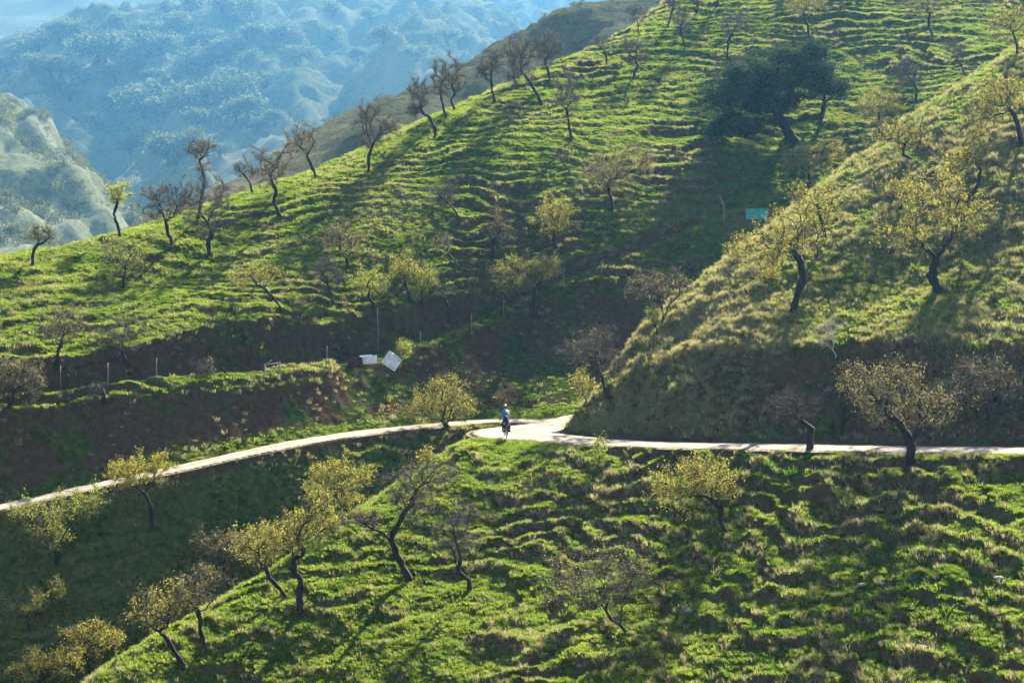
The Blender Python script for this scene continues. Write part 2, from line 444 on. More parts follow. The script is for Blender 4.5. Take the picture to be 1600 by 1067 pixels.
m, nt, out = nodes("pale_gravel")
pos = N(nt, "ShaderNodeNewGeometry").outputs["Position"]
c = ramp(nt, noise_node(nt, 1.1, 8, 0.7, pos), [(0.3, (0.20, 0.165, 0.125)), (0.5, (0.33, 0.28, 0.22)), (0.75, (0.43, 0.37, 0.30))])
ab = mathn(nt, 'ABSOLUTE', attr(nt, "lane"), 0)
dev = mathn(nt, 'ABSOLUTE', mathn(nt, 'SUBTRACT', ab, 0.45), 0)            # distance from a wheel track
wear = mathn(nt, 'ADD', mathn(nt, 'MULTIPLY', dev, 1.7), mathn(nt, 'MULTIPLY', mathn(nt, 'SUBTRACT', noise_node(nt, 2.2, 6, 0.7, pos), 0.5), 2.4))
wf = mathn(nt, 'MULTIPLY', mathn(nt, 'SUBTRACT', wear, 0.38), 1.6, True)
c = mixc(nt, wf, c, (0.15, 0.13, 0.075))
p = N(nt, "ShaderNodeBsdfDiffuse"); nt.links.new(c, p.inputs[0])
b = N(nt, "ShaderNodeBump"); b.inputs["Strength"].default_value = 0.5; b.inputs["Distance"].default_value = 0.03
nt.links.new(noise_node(nt, 14, 5, 0.7, pos), b.inputs["Height"]); nt.links.new(b.outputs[0], p.inputs["Normal"])
nt.links.new(p.outputs[0], out.inputs[0])
M['gravel'] = m
V, F, lane = road_mesh()
tag(mesh_np("gravel_road", V, F, [M['gravel']], attrs={"lane": lane}), kind="structure")

# ------------------------------------------------------------------ far hills, each a real slope at its own distance
def far_hill(name, spurs, x0, x1, y0, y1, step, base, nz, seed, slope_noise=0.12, ter=0.0, mat='farground', dry=0.4, soil=0.1, gully=0.0):
    xs = np.arange(x0, x1, step); ys = np.arange(y0, y1, step)
    X, Y = np.meshgrid(xs, ys)
    x, y = X.ravel(), Y.ravel()
    wx = x + nz * 1.6 * fbm(x / (nz * 5), y / (nz * 5), 3, seed); wy = y + nz * 1.6 * fbm(x / (nz * 5), y / (nz * 5), 3, seed + 5)
    z = np.full(x.shape, base, float)
    for sp in spurs:
        pts, sl = sp[:2]
        P = np.array(pts, float)
        best = np.full(x.shape, -1e9)
        for a, b in zip(P[:-1], P[1:]):
            ab = b[:2] - a[:2]
            t = np.clip(((wx - a[0]) * ab[0] + (wy - a[1]) * ab[1]) / (ab @ ab), 0, 1)
            d = np.hypot(wx - (a[0] + t * ab[0]), wy - (a[1] + t * ab[1]))
            d = np.sqrt(d * d + (nz * 0.6) ** 2) - nz * 0.6
            drop = sl * d + (sp[3] * np.maximum(d - sp[2], 0) if len(sp) > 2 else 0)
            best = np.maximum(best, a[2] + t * (b[2] - a[2]) - drop)
        k = nz * 0.35
        e = np.clip(0.5 + 0.5 * (best - z) / k, 0, 1); z = z * (1 - e) + best * e + k * e * (1 - e)
    z = z + nz * 0.30 * fbm(x / (nz * 2.2), y / (nz * 2.2), 5, seed + 11)
    if gully:
        z = z + gully * (np.abs(fbm(x / 55 + y / 160, y / 150 - x / 200, 4, seed + 60)) - 0.3) + 0.35 * gully * fbm(x / 14, y / 14, 3, seed + 66)
    if ter:
        z = z + terrace(z, x * 0.3, y * 0.3, ter, 1.5, 0.8, 0.22, seed + 20) * (0.4 + 0.6 * sstep(-0.3, 0.3, fbm(x / 40, y / 40, 2, seed + 31)))
    Z = z.reshape(X.shape)
    ny, nx = X.shape
    i, j = np.meshgrid(np.arange(ny - 1), np.arange(nx - 1), indexing='ij'); a = (i * nx + j).ravel()
    F = np.stack([a, a + 1, a + nx + 1, a + nx], 1)
    n1 = fbm(x / 45, y / 45, 4, seed + 40); n2 = fbm(x / 9, y / 9, 3, seed + 44)
    o = mesh_np(name, np.stack([x, y, z], 1), F, [M[mat]], attrs={"soil": np.clip(soil + 0.3 * n2, 0, 1), "dry": np.clip(dry + 0.7 * n1 + 0.2 * n2, 0, 1)})
    tag(o, kind="structure")
    return xs, ys, Z

def fz(H, x, y):
    xs, ys, Z = H
    i = np.clip((y - ys[0]) / (ys[1] - ys[0]), 0, len(ys) - 1.01); j = np.clip((x - xs[0]) / (xs[1] - xs[0]), 0, len(xs) - 1.01)
    a, b = int(i), int(j); u, v = i - a, j - b
    return Z[a, b] * (1 - u) * (1 - v) + Z[a + 1, b] * u * (1 - v) + Z[a, b + 1] * (1 - u) * v + Z[a + 1, b + 1] * u * v

def fground(H, px, py):
    d = ray(px, py); xs, ys, Z = H
    for D in np.arange(ys[0], ys[-1], (ys[1] - ys[0]) * 0.5):
        x = d[0] / d[1] * D
        if x < xs[0] or x > xs[-1]: continue
        if fz(H, x, D) >= d[2] / d[1] * D: return np.array([x, D, fz(H, x, D)])
    return None

P3 = lambda *p: tuple(at(*p))
# brown terraced fold just behind the orchard
HILL_A = far_hill("terraced_hill", [([P3(60, 560, 226), P3(200, 455, 234), P3(300, 384, 240), P3(385, 318, 244), P3(466, 268, 250), P3(540, 226, 256), P3(624, 182, 262), P3(747, 120, 272), P3(850, 52, 284), P3(953, 0, 294), P3(1200, -60, 310), P3(1500, -80, 320)], 0.60)],
    -110, 110, 205, 330, 0.8, -90, 6.0, 301, ter=1.1, dry=0.85, soil=0.22)
# bright spur at the left edge, sun and haze partly painted into its turf
EDGE_C = [(-420, -30, 1040), (-200, 40, 980), (0, 135, 900), (60, 190, 860), (140, 270, 800), (152, 330, 760), (188, 390, 715), (230, 520, 660)]
HILL_C = far_hill("bright_spur_hill", [([tuple(at(*p) + np.array([-60.0, 0.0, 13.0])) for p in EDGE_C], 0.22, 60.0, 1.1)],
    -420, -60, 600, 1120, 2.0, -330, 7.0, 331, mat='sunlit_tint_ground', dry=0.45, soil=0.15, gully=13.0)
# great blue hillside across the valley
HILL_B = far_hill("blue_hill", [
    ([P3(-500, 90, 1904), P3(-150, 70, 1844), P3(0, 48, 1800), P3(110, 22, 1785), P3(240, -10, 1785), P3(420, -20, 1844), P3(700, -25, 1935), P3(1100, -25, 2054)], 0.92),
    ([P3(500, -20, 1785), P3(440, 30, 1622), P3(480, 120, 1459), P3(540, 190, 1324), P3(590, 260, 1234)], 0.92),
    ([P3(660, -20, 1785), P3(690, 10, 1606), P3(740, 60, 1459), P3(790, 110, 1340)], 0.92),
    ([P3(360, 60, 1666), P3(380, 150, 1459), P3(400, 260, 1278)], 0.85),
    ([P3(250, 0, 1754), P3(130, 90, 1635), P3(60, 180, 1503), P3(20, 260, 1397)], 0.85)],
    -760, 800, 1070, 2260, 4.6, -360, 42.0, 361, dry=0.42, soil=0.05, ter=6.0, gully=26.0)
# palest hills beyond
HILL_D = far_hill("pale_distant_hill", [([P3(-500, -50, 2558), P3(0, -50, 2558), P3(120, -40, 2530), P3(400, -18, 2587), P3(1100, -18, 2678)], 0.6),
    ([P3(-200, 20, 2261), P3(40, 75, 2142), P3(100, 110, 2054)], 0.6)],
    -970, 970, 1900, 2900, 10.0, -360, 66.0, 391, dry=0.6, soil=0.1)

# ------------------------------------------------------------------ haze: the air of the valley
def haze_box():
    x0, x1, y0, y1, z0, z1 = -1200, 1200, -30, 3000, -400, 352
    V = np.array([(x, y, z) for z in (z0, z1) for y in (y0, y1) for x in (x0, x1)], float)
    F = np.array([(0, 2, 3, 1), (4, 5, 7, 6), (0, 1, 5, 4), (2, 6, 7, 3), (0, 4, 6, 2), (1, 3, 7, 5)])
    m, nt, out = nodes("valley_air")
    v = N(nt, "ShaderNodeVolumePrincipled")
    v.inputs["Color"].default_value = (0.20, 0.57, 1.0, 1); v.inputs["Density"].default_value = 0.0001
    v.inputs["Anisotropy"].default_value = 0.6
    nt.links.new(v.outputs[0], out.inputs["Volume"])
    return tag(mesh_np("haze", V, F, [m], smooth=False), kind="stuff")
haze_box()
#FAR_END

# ------------------------------------------------------------------ grass: tufts standing on the slopes (uncountable)
def tuft_mesh(name, n, rad, h0, h1, wid, bend, mat, seed):
    r = np.random.default_rng(seed); V, F = [], []
    for i in range(n):
        a, q = r.uniform(0, 6.283), rad * math.sqrt(r.uniform()); x, y = q * math.cos(a), q * math.sin(a)
        h, t = r.uniform(h0, h1), r.uniform(0, 6.283); lean = bend * h * r.uniform(0.3, 1.0); la = a + r.normal(0, 0.9)
        dx, dy = math.cos(t) * wid * 0.5, math.sin(t) * wid * 0.5; lx, ly = math.cos(la) * lean, math.sin(la) * lean
        b = len(V)
        V += [(x - dx, y - dy, -0.05), (x + dx, y + dy, -0.05), (x + dx * 0.8 + lx * 0.4, y + dy * 0.8 + ly * 0.4, h * 0.62), (x - dx * 0.8 + lx * 0.4, y - dy * 0.8 + ly * 0.4, h * 0.62), (x + lx, y + ly, h)]
        F += [(b, b + 1, b + 2), (b, b + 2, b + 3), (b + 3, b + 2, b + 4)]
    me = bpy.data.meshes.new(name); me.from_pydata(V, [], F); me.materials.append(mat); me.update()
    return bpy.data.objects.new(name, me)

def scatter(name, P, scl, proto, seed, label=None):
    me = bpy.data.meshes.new(name)
    me.vertices.add(len(P)); me.vertices.foreach_set("co", np.ascontiguousarray(P, dtype=np.float32).ravel())
    a = me.attributes.new("scl", 'FLOAT', 'POINT'); a.data.foreach_set("value", np.ascontiguousarray(scl, dtype=np.float32))
    o = link(bpy.data.objects.new(name, me))
    g = bpy.data.node_groups.new(name + "_scatter", 'GeometryNodeTree')
    g.interface.new_socket("Geometry", in_out='INPUT', socket_type='NodeSocketGeometry'); g.interface.new_socket("Geometry", in_out='OUTPUT', socket_type='NodeSocketGeometry')
    gi, go = g.nodes.new("NodeGroupInput"), g.nodes.new("NodeGroupOutput")
    oi = g.nodes.new("GeometryNodeObjectInfo"); oi.inputs["Object"].default_value = proto
    ip = g.nodes.new("GeometryNodeInstanceOnPoints"); rv = g.nodes.new("FunctionNodeRandomValue"); rv.data_type = 'FLOAT_VECTOR'
    rv.inputs[0].default_value = (-0.22, -0.22, 0); rv.inputs[1].default_value = (0.22, 0.22, 6.283); rv.inputs["Seed"].default_value = seed
    na = g.nodes.new("GeometryNodeInputNamedAttribute"); na.data_type = 'FLOAT'; na.inputs["Name"].default_value = "scl"
    L = g.links.new
    L(gi.outputs[0], ip.inputs["Points"]); L(oi.outputs["Geometry"], ip.inputs["Instance"]); L(rv.outputs[0], ip.inputs["Rotation"])
    L(na.outputs["Attribute"], ip.inputs["Scale"]); L(ip.outputs[0], go.inputs[0])
    md = o.modifiers.new("scatter", 'NODES'); md.node_group = g
    return tag(o, label, kind="stuff")

cell_area = (np.gradient(GY, axis=0) * np.gradient(GX, axis=1) * np.sqrt(1 + SLOPE ** 2))[:-1, :-1]
inview = (np.abs(ANG) < 0.272)[None, :-1] & (GY[:-1, :-1] < 202)
# only ground that can be seen from around the viewpoint: horizon test along each column
el = GZ / GY
hor = np.maximum.accumulate(np.vstack([np.full((1, NA), -9.0), el[:-1]]), axis=0)
SEEN = (el > hor - 0.006)[:-1, :-1] & (el > -0.262)[:-1, :-1]

def sample(dens, seed):
    r = np.random.default_rng(seed)
    p = np.clip(dens, 0, None) * cell_area * inview * SEEN
    cnt = r.poisson(p)
    i, j = np.nonzero(cnt); k = np.repeat(np.arange(len(i)), cnt[i, j]); i, j = i[k], j[k]
    u, v = r.uniform(size=len(i)), r.uniform(size=len(i))
    def b(G): return G[i, j] * (1 - u) * (1 - v) + G[i + 1, j] * u * (1 - v) + G[i, j + 1] * (1 - u) * v + G[i + 1, j + 1] * u * v
    return np.stack([b(GX), b(GY), b(GZ)], 1)

c_ = lambda G: G[:-1, :-1]
patch = c_(fbm(GX * 0.7, GY * 0.7, 4, 401)); patch2 = c_(fbm(GX * 0.22, GY * 0.22, 3, 405))
off_road = c_((dR > wR + 0.15))
flat = 1 - sstep(0.75, 1.35, c_(SLOPE) * (1 - 0.3 * c_(RAVINE)))
turf = flat * (1 - 0.85 * c_(SOIL)) * np.clip(0.95 + 0.6 * patch + 0.3 * patch2, 0.05, 1.3) * off_road * (1 - 0.9 * c_(BANK)) * (1 - 0.65 * c_(sstep(2.6, 1.6, dB) * (GX < 0)))
dist = c_(GY)
M['grass'] = leafmat("green_grass", [(0.25, (0.08, 0.15, 0.02)), (0.5, (0.165, 0.235, 0.035)), (0.75, (0.32, 0.335, 0.085))], 0.6, 0.35)
M['straw'] = leafmat("dry_grass", [(0.25, (0.20, 0.17, 0.085)), (0.55, (0.36, 0.32, 0.17)), (0.8, (0.48, 0.44, 0.26))], 0.45, 0.8)
M['weed'] = leafmat("weed_leaf", [(0.25, (0.05, 0.10, 0.02)), (0.55, (0.10, 0.17, 0.03)), (0.8, (0.17, 0.22, 0.05))], 0.5, 0.8)
g1 = tuft_mesh("grass_tuft", 36, 0.19, 0.03, 0.115, 0.024, 0.75, M['grass'], 1)
g2 = tuft_mesh("straw_tuft", 30, 0.16, 0.06, 0.26, 0.018, 1.0, M['straw'], 2)
g3 = tuft_mesh("weed_tuft", 30, 0.26, 0.08, 0.34, 0.055, 0.9, M['weed'], 3)
dens = np.where(c_(GIS), 58, 38) * turf * np.clip(1.15 - 0.8 * c_(DRY), 0.15, 1)
P = sample(dens, 1); r_ = np.random.default_rng(5)
scatter("grass", P, r_.uniform(0.45, 1.1, len(P)), g1, 1)
nG = len(P)
dryd = np.where(c_(GIS), 16, 9) * np.clip(c_(DRY) * 1.5 - 0.25, 0, 1) * np.clip(0.6 + 1.2 * patch, 0, 1.2) * off_road * (1 - 0.4 * c_(SOIL))
bank = c_(BANK) * off_road
dryd = dryd + bank * np.where(c_(GIS), 4.5, 0.4) * np.clip(-0.05 + 2.0 * patch2 + 1.2 * patch, 0, 1.3) + 20 * c_(nose) * off_road + c_(sstep(0.6, 1.0, SLOPE)) * np.where(c_(GIS), 13, 6) * (1 - bank) * np.clip(0.5 + 1.3 * patch, 0, 1) * off_road
P = sample(dryd, 2)
scatter("dry_grass", P, r_.uniform(0.5, 1.3, len(P)), g2, 2)
nD = len(P)
wd = off_road * (bank * 2.2 * np.clip(-0.15 - 2.2 * patch2, 0, 1) + c_(GIS) * 2.2 * np.clip(patch2 * 2 - 0.1, 0, 1) * np.clip(1 - c_(DRY), 0, 1) * sstep(8, 24, c_(GX)))
P = sample(wd, 3)
scatter("weeds", P, r_.uniform(0.5, 1.4, len(P)), g3, 3)
print("tufts", nG, nD, len(P))

# ------------------------------------------------------------------ trees
M['bark'] = plain("almond_bark", (0.030, 0.022, 0.018), 0.9, 0.4, 7, bump=0.6)
M['twig'] = plain("grey_twig", (0.13, 0.10, 0.09), 0.9, 0.3, 3)
M['deadwood'] = plain("bleached_wood", (0.42, 0.36, 0.30), 0.9, 0.25, 5)
LEAF = {
    'yellow': leafmat("yellow_leaf", [(0.25, (0.29, 0.29, 0.05)), (0.5, (0.44, 0.41, 0.07)), (0.8, (0.62, 0.47, 0.06))], 0.55, 1.4),
    'olive': leafmat("olive_leaf", [(0.25, (0.23, 0.25, 0.045)), (0.5, (0.40, 0.38, 0.07)), (0.8, (0.58, 0.47, 0.08))], 0.55, 1.4),
    'brown': leafmat("brown_leaf", [(0.25, (0.19, 0.16, 0.09)), (0.5, (0.29, 0.25, 0.11)), (0.8, (0.44, 0.36, 0.10))], 0.5, 1.4),
    'green': leafmat("light_green_leaf", [(0.25, (0.22, 0.28, 0.05)), (0.5, (0.36, 0.40, 0.07)), (0.8, (0.50, 0.48, 0.09))], 0.6, 1.4),
    'oak': leafmat("holm_oak_leaf", [(0.25, (0.036, 0.056, 0.028)), (0.5, (0.062, 0.088, 0.045)), (0.8, (0.11, 0.14, 0.075))], 0.22, 0.8, 0.0),
}

def tubes(pos, par, rad, k=6):
    """connected branch tubes from a node tree"""
    n = len(pos); ch = [[] for _ in range(n)]
    for i in range(n):
        if par[i] >= 0: ch[par[i]].append(i)
    main = np.full(n, -1)
    for i in range(n):
        if ch[i]: main[i] = max(ch[i], key=lambda c: rad[c])
    d_in = np.zeros((n, 3)); has = par >= 0
    d_in[has] = pos[has] - pos[par[has]]
    d_out = np.zeros((n, 3)); hm = main >= 0; d_out[hm] = pos[main[hm]] - pos[hm]
    nrm = lambda v: v / (np.linalg.norm(v, axis=1)[:, None] + 1e-9)
    d = nrm(nrm(d_in) + nrm(d_out))
    d[np.linalg.norm(d, axis=1) < 0.5] = (0, 0, 1)
    ref = np.array([0.83, 0.47, 0.31])
    def ring(p, dd, r):
        a = nrm(np.cross(dd, ref)); b = np.cross(dd, a)
        t = np.arange(k) * (2 * math.pi / k)
        return p[:, None] + r[:, None, None] * (np.cos(t)[None, :, None] * a[:, None] + np.sin(t)[None, :, None] * b[:, None])
    R0 = ring(pos, d, rad)
    e = np.nonzero(has)[0]
    side = np.array([main[par[i]] != i for i in e])
    es = e[side]
    R1 = ring(pos[par[es]], nrm(d_in[es]), rad[es] * 1.15) if len(es) else np.zeros((0, k, 3))
    V = np.concatenate([R0.reshape(-1, 3), R1.reshape(-1, 3)])
    start = par[e].copy(); start[side] = n + np.arange(len(es))
    j = np.arange(k); j2 = (j + 1) % k
    F = np.stack([start[:, None] * k + j, start[:, None] * k + j2, e[:, None] * k + j2, e[:, None] * k + j], -1).reshape(-1, 4)
    return V, F

def grow(limbs, clumps, n_att, r0, rs, bf=0.35, step=0.28):
    """limbs: list of (m,3) polylines (first starts at the base); clumps: ellipsoids (centre, radii)"""
    pos, par, keep = [np.array([0, 0, -0.35])], [-1], [True]
    def add(p, q): pos.append(p); par.append(q); keep.append(True); return len(pos) - 1
    for li, P in enumerate(limbs):
        P = np.array(P, float)
        if li == 0: cur = add(np.zeros(3), 0); P = P[1:] if np.linalg.norm(P[0]) < 1e-6 else P
        else:
            q = np.array(pos); cur = int(((q - P[0]) ** 2).sum(1).argmin()); P = P[1:]
        for p in P:
            a = pos[cur]; L = np.linalg.norm(p - a); m = max(1, int(round(L / step)))
            for t in range(1, m + 1):
                w = rs.normal(0, 0.05 * step * 2, 3) if t < m else 0
                cur = add(a + (p - a) * t / m + w, cur)
    nl = len(pos)
    vol = np.array([c[1][0] * c[1][2] for c in clumps]); cnt = np.maximum(6, n_att * vol / vol.sum()).astype(int)
    A = []
    for (c, r), m in zip(clumps, cnt):
        v = rs.normal(size=(m, 3)); v /= np.linalg.norm(v, axis=1)[:, None]
        rad = rs.uniform(0.05, 1, m) ** 0.45 * (1 + rs.normal(0, 0.10, m))
        A.append(c + v * rad[:, None] * r)
    A = np.concatenate(A)
    done = np.zeros(len(A), bool); plen = [0.0]
    for i in range(1, nl): plen.append(plen[par[i]] + np.linalg.norm(pos[i] - pos[par[i]]) * 0.4)
    best = np.full(len(A), 1e9); bi = np.zeros(len(A), int)
    def upd(i):
        c = np.linalg.norm(A - pos[i], axis=1) + bf * plen[i]
        m = c < best; best[m] = c[m]; bi[m] = i
    for i in range(max(2, nl // 3), nl): upd(i)
    for _ in range(len(A)):
        k = int(np.where(done, 1e9, best).argmin()); done[k] = True
        a, q = pos[bi[k]], bi[k]; L = np.linalg.norm(A[k] - a); m = max(1, int(round(L / 0.3)))
        for t in range(1, m + 1):
            f = t / m
            p = a + (A[k] - a) * f + (rs.normal(0, 0.055, 3) * min(L, 1.2) if t < m else 0) + np.array([0, 0, 0.10 * L * math.sin(math.pi * f)])
            q2 = add(p, q); plen.append(plen[q] + L / m); q = q2; upd(q)
        best[k] = 1e9
    pos, par = np.array(pos), np.array(par)
    cntd = np.zeros(len(pos)); kids = np.bincount(par[par >= 0], minlength=len(pos))
    cntd[kids == 0] = 1
    for i in range(len(pos) - 1, 0, -1): cntd[par[i]] += cntd[i]
    rad = 0.009 + (r0 - 0.009) * (cntd / cntd[1]) ** 0.82
    rad *= 1 + 0.16 * rs.normal(0, 1, len(rad)).clip(-1.5, 2) * (rad > 0.04)
    rad[0] = rad[1] * 1.5; rad[1] *= 1.3
    return pos, par, rad, cntd, nl

def foliage(pos, par, cntd, nl, rs, ntw, nlf, tl, ls, droop=0.0):
    """twigs (thin cones) and leaves (small quads) on the fine branches"""
    idx = np.nonzero((cntd <= 4) & (np.arange(len(pos)) >= min(nl, len(pos) - 2)))[0]
    k = rs.choice(idx, ntw); b = pos[k]; base = b + (pos[par[k]] - b) * rs.uniform(0, 0.9, ntw)[:, None]
    d = b - pos[par[k]]; d /= np.linalg.norm(d, axis=1)[:, None] + 1e-9
    d = d * 0.6 + rs.normal(0, 0.55, (ntw, 3)) + np.array([0, 0, 0.35 - droop]); d /= np.linalg.norm(d, axis=1)[:, None]
    L = tl * rs.uniform(0.4, 1.25, ntw); tip = base + d * L[:, None] + np.array([0, 0, -1.0]) * (0.08 * L)[:, None]
    a = np.cross(d, rs.normal(size=(ntw, 3))); a /= np.linalg.norm(a, axis=1)[:, None] + 1e-9; c = np.cross(d, a)
    r = rs.uniform(0.0045, 0.008, ntw)[:, None]
    V = np.stack([base + a * r, base + (-0.5 * a + 0.87 * c) * r, base + (-0.5 * a - 0.87 * c) * r, tip], 1).reshape(-1, 3)
    o4 = np.arange(ntw)[:, None] * 4
    F = np.concatenate([o4 + np.array(q) for q in ((0, 1, 3), (1, 2, 3), (2, 0, 3))])
    mi = np.zeros(len(F), int)
    if nlf:
        k = rs.integers(0, ntw, nlf); p = base[k] + (tip[k] - base[k]) * rs.uniform(0.1, 1.05, nlf)[:, None] + rs.normal(0, 0.03, (nlf, 3))
        u = rs.normal(size=(nlf, 3)) + np.array([0, 0, -0.3]); u /= np.linalg.norm(u, axis=1)[:, None]
        w = np.cross(u, rs.normal(size=(nlf, 3))); w /= np.linalg.norm(w, axis=1)[:, None]
        s = ls * rs.uniform(0.6, 1.3, nlf)[:, None]
        q = np.stack([p, p + u * s * 0.5 + w * s * 0.26, p + u * s, p + u * s * 0.5 - w * s * 0.26], 1).reshape(-1, 3)
        o = len(V) + np.arange(nlf)[:, None] * 4
        F = np.concatenate([F, o + np.array((0, 1, 2)), o + np.array((0, 2, 3))]); mi = np.concatenate([mi, np.ones(2 * nlf, int)]); V = np.concatenate([V, q])
    return V, F, mi

TREES = []
def tree(bx, by, crowns, label, leaf='brown', amt=0.4, r0=0.16, limbs=None, dmin=0, n=None, cat="tree", name="almond_tree", tw=1.0, wood='bark', bare=None, group="almond trees on the slopes"):
    """crowns: picture ellipses (cx, cy, rx, ry); limbs: picture polylines; both turned to metres at the tree's own distance"""
    base = ground(bx, by, dmin); D = base[1]; s = D / F_PX
    rs = np.random.default_rng(int(bx * 7 + by * 131) % 99991)
    T = lambda x, y, d=0.0: np.array([(x - bx) * s, d, (by - y) * s])
    cl = []
    for c in crowns:
        g = 1.12 if amt < 0.35 else 1.03; rx, ry = c[2] * s * g, c[3] * s * g
        dep = c[4] if len(c) > 4 else rs.normal(0, 0.18) * rx
        cl.append((T(c[0], c[1], dep), np.array([rx, 0.5 * (rx + ry) * 1.0, ry])))
    if limbs is None:
        c = cl[0]; top = c[0] - np.array([0, 0, 0.45 * c[1][2]])
        h = max(top[2], 0.3); pts = [np.zeros(3)]
        for t in (0.35, 0.7, 1.0):
            pts.append(np.array([top[0] * t ** 1.2, top[1] * t, h * t]) + rs.normal(0, 0.07, 3) * h * (t < 1))
        L = [pts]
    else:
        L = []
        for P in limbs:
            ww = np.cumsum(rs.normal(0, 0.12, len(P))); ww -= ww[0]
            L.append([T(x, y, w) for (x, y), w in zip(P, ww)])
    area = sum(c[2] * c[3] for c in crowns) * s * s * math.pi
    n_att = n or int(np.clip(area * 11, 40, 190))
    pos, par, rad, cntd, nl = grow(L, cl, n_att, r0 * 0.82, rs)
    V, F = tubes(pos, par, rad)
    root = empty(name, base); tag(root, label, cat, group)
    mesh_np("trunk", V, F, [M[wood]], root)
    ntw = int(np.clip(area * (460 if amt < 0.35 else 320) * tw, 300, 4600)); nlf = int(np.clip(area * 760 * amt * (0.6 if leaf == 'brown' else 1.0), 0, 7000))
    V, F, mi = foliage(pos, par, cntd, nl, rs, ntw, nlf, 0.72 if amt < 0.35 else 0.55, 0.08)
    mesh_np("crown", V, F, [M['twig'] if wood == 'bark' else M[wood], LEAF[leaf]], root, smooth=False, mat_idx=mi)
    TREES.append(root)
    return root

def T_all():
    t = tree
    # --- along the crest of the orchard hill, from the low left end up
    t(51, 415, [(70, 366, 24, 15)], "small bent almond tree alone at the low left end of the hill crest", 'olive', .25, .13, [[(51, 415), (52, 395), (60, 382), (72, 377)]])
    t(188, 370, [(187, 302, 21, 19)], "almond tree with a compact bright yellow crown on the hill crest", 'green', 1.3, .15, [[(188, 370), (184, 350), (177, 335), (183, 318), (186, 310)], [(181, 342), (168, 332)]])
    t(193, 452, [(195, 402, 42, 30)], "pale green almond tree in front of the yellow-crowned crest tree", 'green', .35, .11)
    t(270, 383, [(255, 318, 42, 34), (290, 300, 20, 22)], "brown twiggy almond tree with a wide low crown left of the tallest crest tree", 'brown', .35, .16)
    t(310, 366, [(313, 257, 24, 18), (318, 290, 12, 16)], "tall almond tree whose small high crown pokes above its neighbours on the crest", 'brown', .3, .13, [[(310, 366), (316, 330), (320, 300), (312, 275)]], dmin=149)
    t(327, 398, [(325, 325, 42, 48)], "large bare almond tree with a dark shrub at its foot on the crest", 'brown', .10, .20)
    t(396, 302, [(376, 264, 11, 9)], "stubby pruned almond tree leaning left beside the crest line", 'brown', .1, .11, [[(396, 302), (390, 285), (378, 270), (368, 258)]])
    t(437, 337, [(418, 262, 36, 36), (445, 245, 16, 26)], "brown almond tree with a dense rounded crown and bent trunk on the crest", 'brown', .45, .17, [[(437, 337), (428, 315), (432, 298), (424, 280)]])
    t(495, 278, [(473, 218, 30, 27)], "almond tree leaning left with a spreading brown crown on the crest", 'brown', .35, .15, [[(495, 278), (485, 255), (478, 238), (466, 228)], [(480, 243), (492, 222)]])
    t(575, 270, [(583, 195, 27, 40), (612, 200, 20, 22)], "bare purplish almond tree standing alone mid crest with a tall crown", 'brown', .18, .15, [[(575, 270), (576, 245), (582, 228), (575, 212)], [(581, 230), (592, 210)]])
    t(680, 217, [(655, 150, 20, 32), (645, 175, 14, 10)], "bare almond tree with a trunk curving left below the paired crest trees", 'brown', .15, .15, [[(680, 217), (680, 200), (672, 185), (660, 176), (654, 155)]])
    t(697, 185, [(688, 125, 16, 26)], "left one of the two almond trees close together on the crest", 'brown', .25, .11)
    t(711, 172, [(706, 120, 27, 30)], "right one of the two almond trees close together on the crest", 'brown', .3, .13)
    t(773, 158, [(768, 100, 22, 24), (752, 112, 10, 14)], "almond tree with a straight trunk and forked bare crown on the crest", 'brown', .15, .13)
    t(806, 132, [(803, 84, 15, 30)], "slim bare almond tree half hidden behind the trees near the crest top", 'brown', .2, .11)
    t(848, 165, [(820, 95, 28, 36), (805, 118, 18, 16)], "bare almond tree leaning left just below the crest with a broken fork", 'brown', .15, .16, [[(848, 165), (838, 145), (828, 128), (815, 112)], [(836, 142), (846, 128)]])
    t(858, 128, [(852, 80, 29, 28)], "broad bare almond tree on the crest behind the broken fork", 'brown', .15, .15)
    t(893, 222, [(885, 150, 21, 42)], "upright bare almond tree on bare soil below the crest", 'brown', .12, .13, [[(893, 222), (889, 195), (885, 172)]])
    t(949, 103, [(943, 70, 18, 9)], "pruned almond tree with a bare flat fork on the upper crest", 'brown', .05, .11, [[(949, 103), (946, 85), (942, 77), (930, 68)], [(945, 82), (953, 70)]], tw=.6)
    t(989, 125, [(992, 80, 20, 27)], "bare almond tree below the flat-forked one on the upper slope", 'brown', .12, .12)
    t(1000, 55, [(995, 25, 13, 13)], "little almond tree with a sparse crown on the upper crest", 'brown', .2, .07)
    t(1043, 43, [(1053, 2, 12, 14)], "almond trunk leaning right at the top of the crest", 'brown', .1, .11, [[(1043, 43), (1048, 25), (1053, 8)]])
    t(1070, 75, [(1063, 32, 16, 18)], "bare almond tree with a crooked trunk under the crest top", 'brown', .1, .10)
    t(1088, 22, [(1090, -14, 14, 18)], "almond tree cut by the picture's top edge beside the crest", 'brown', .1, .09)
    t(1122, 8, [(1122, -30, 16, 18)], "topmost almond trunk where the crest leaves the picture", 'brown', .1, .11)
    t(1136, 90, [(1150, 36, 24, 22)], "bare almond tree with one limb reaching right above the big oak", 'brown', .1, .12, [[(1136, 90), (1138, 65), (1148, 45), (1168, 33)], [(1140, 58), (1135, 38)]])
    t(1263, 55, [(1255, 8, 38, 20)], "leafy almond tree at the top edge above the big oak", 'olive', .5, .13)
    t(1458, 58, [(1440, 6, 34, 24)], "dark brown almond tree by bare earth at the top edge", 'brown', .5, .15, [[(1458, 58), (1450, 42), (1452, 22)]])
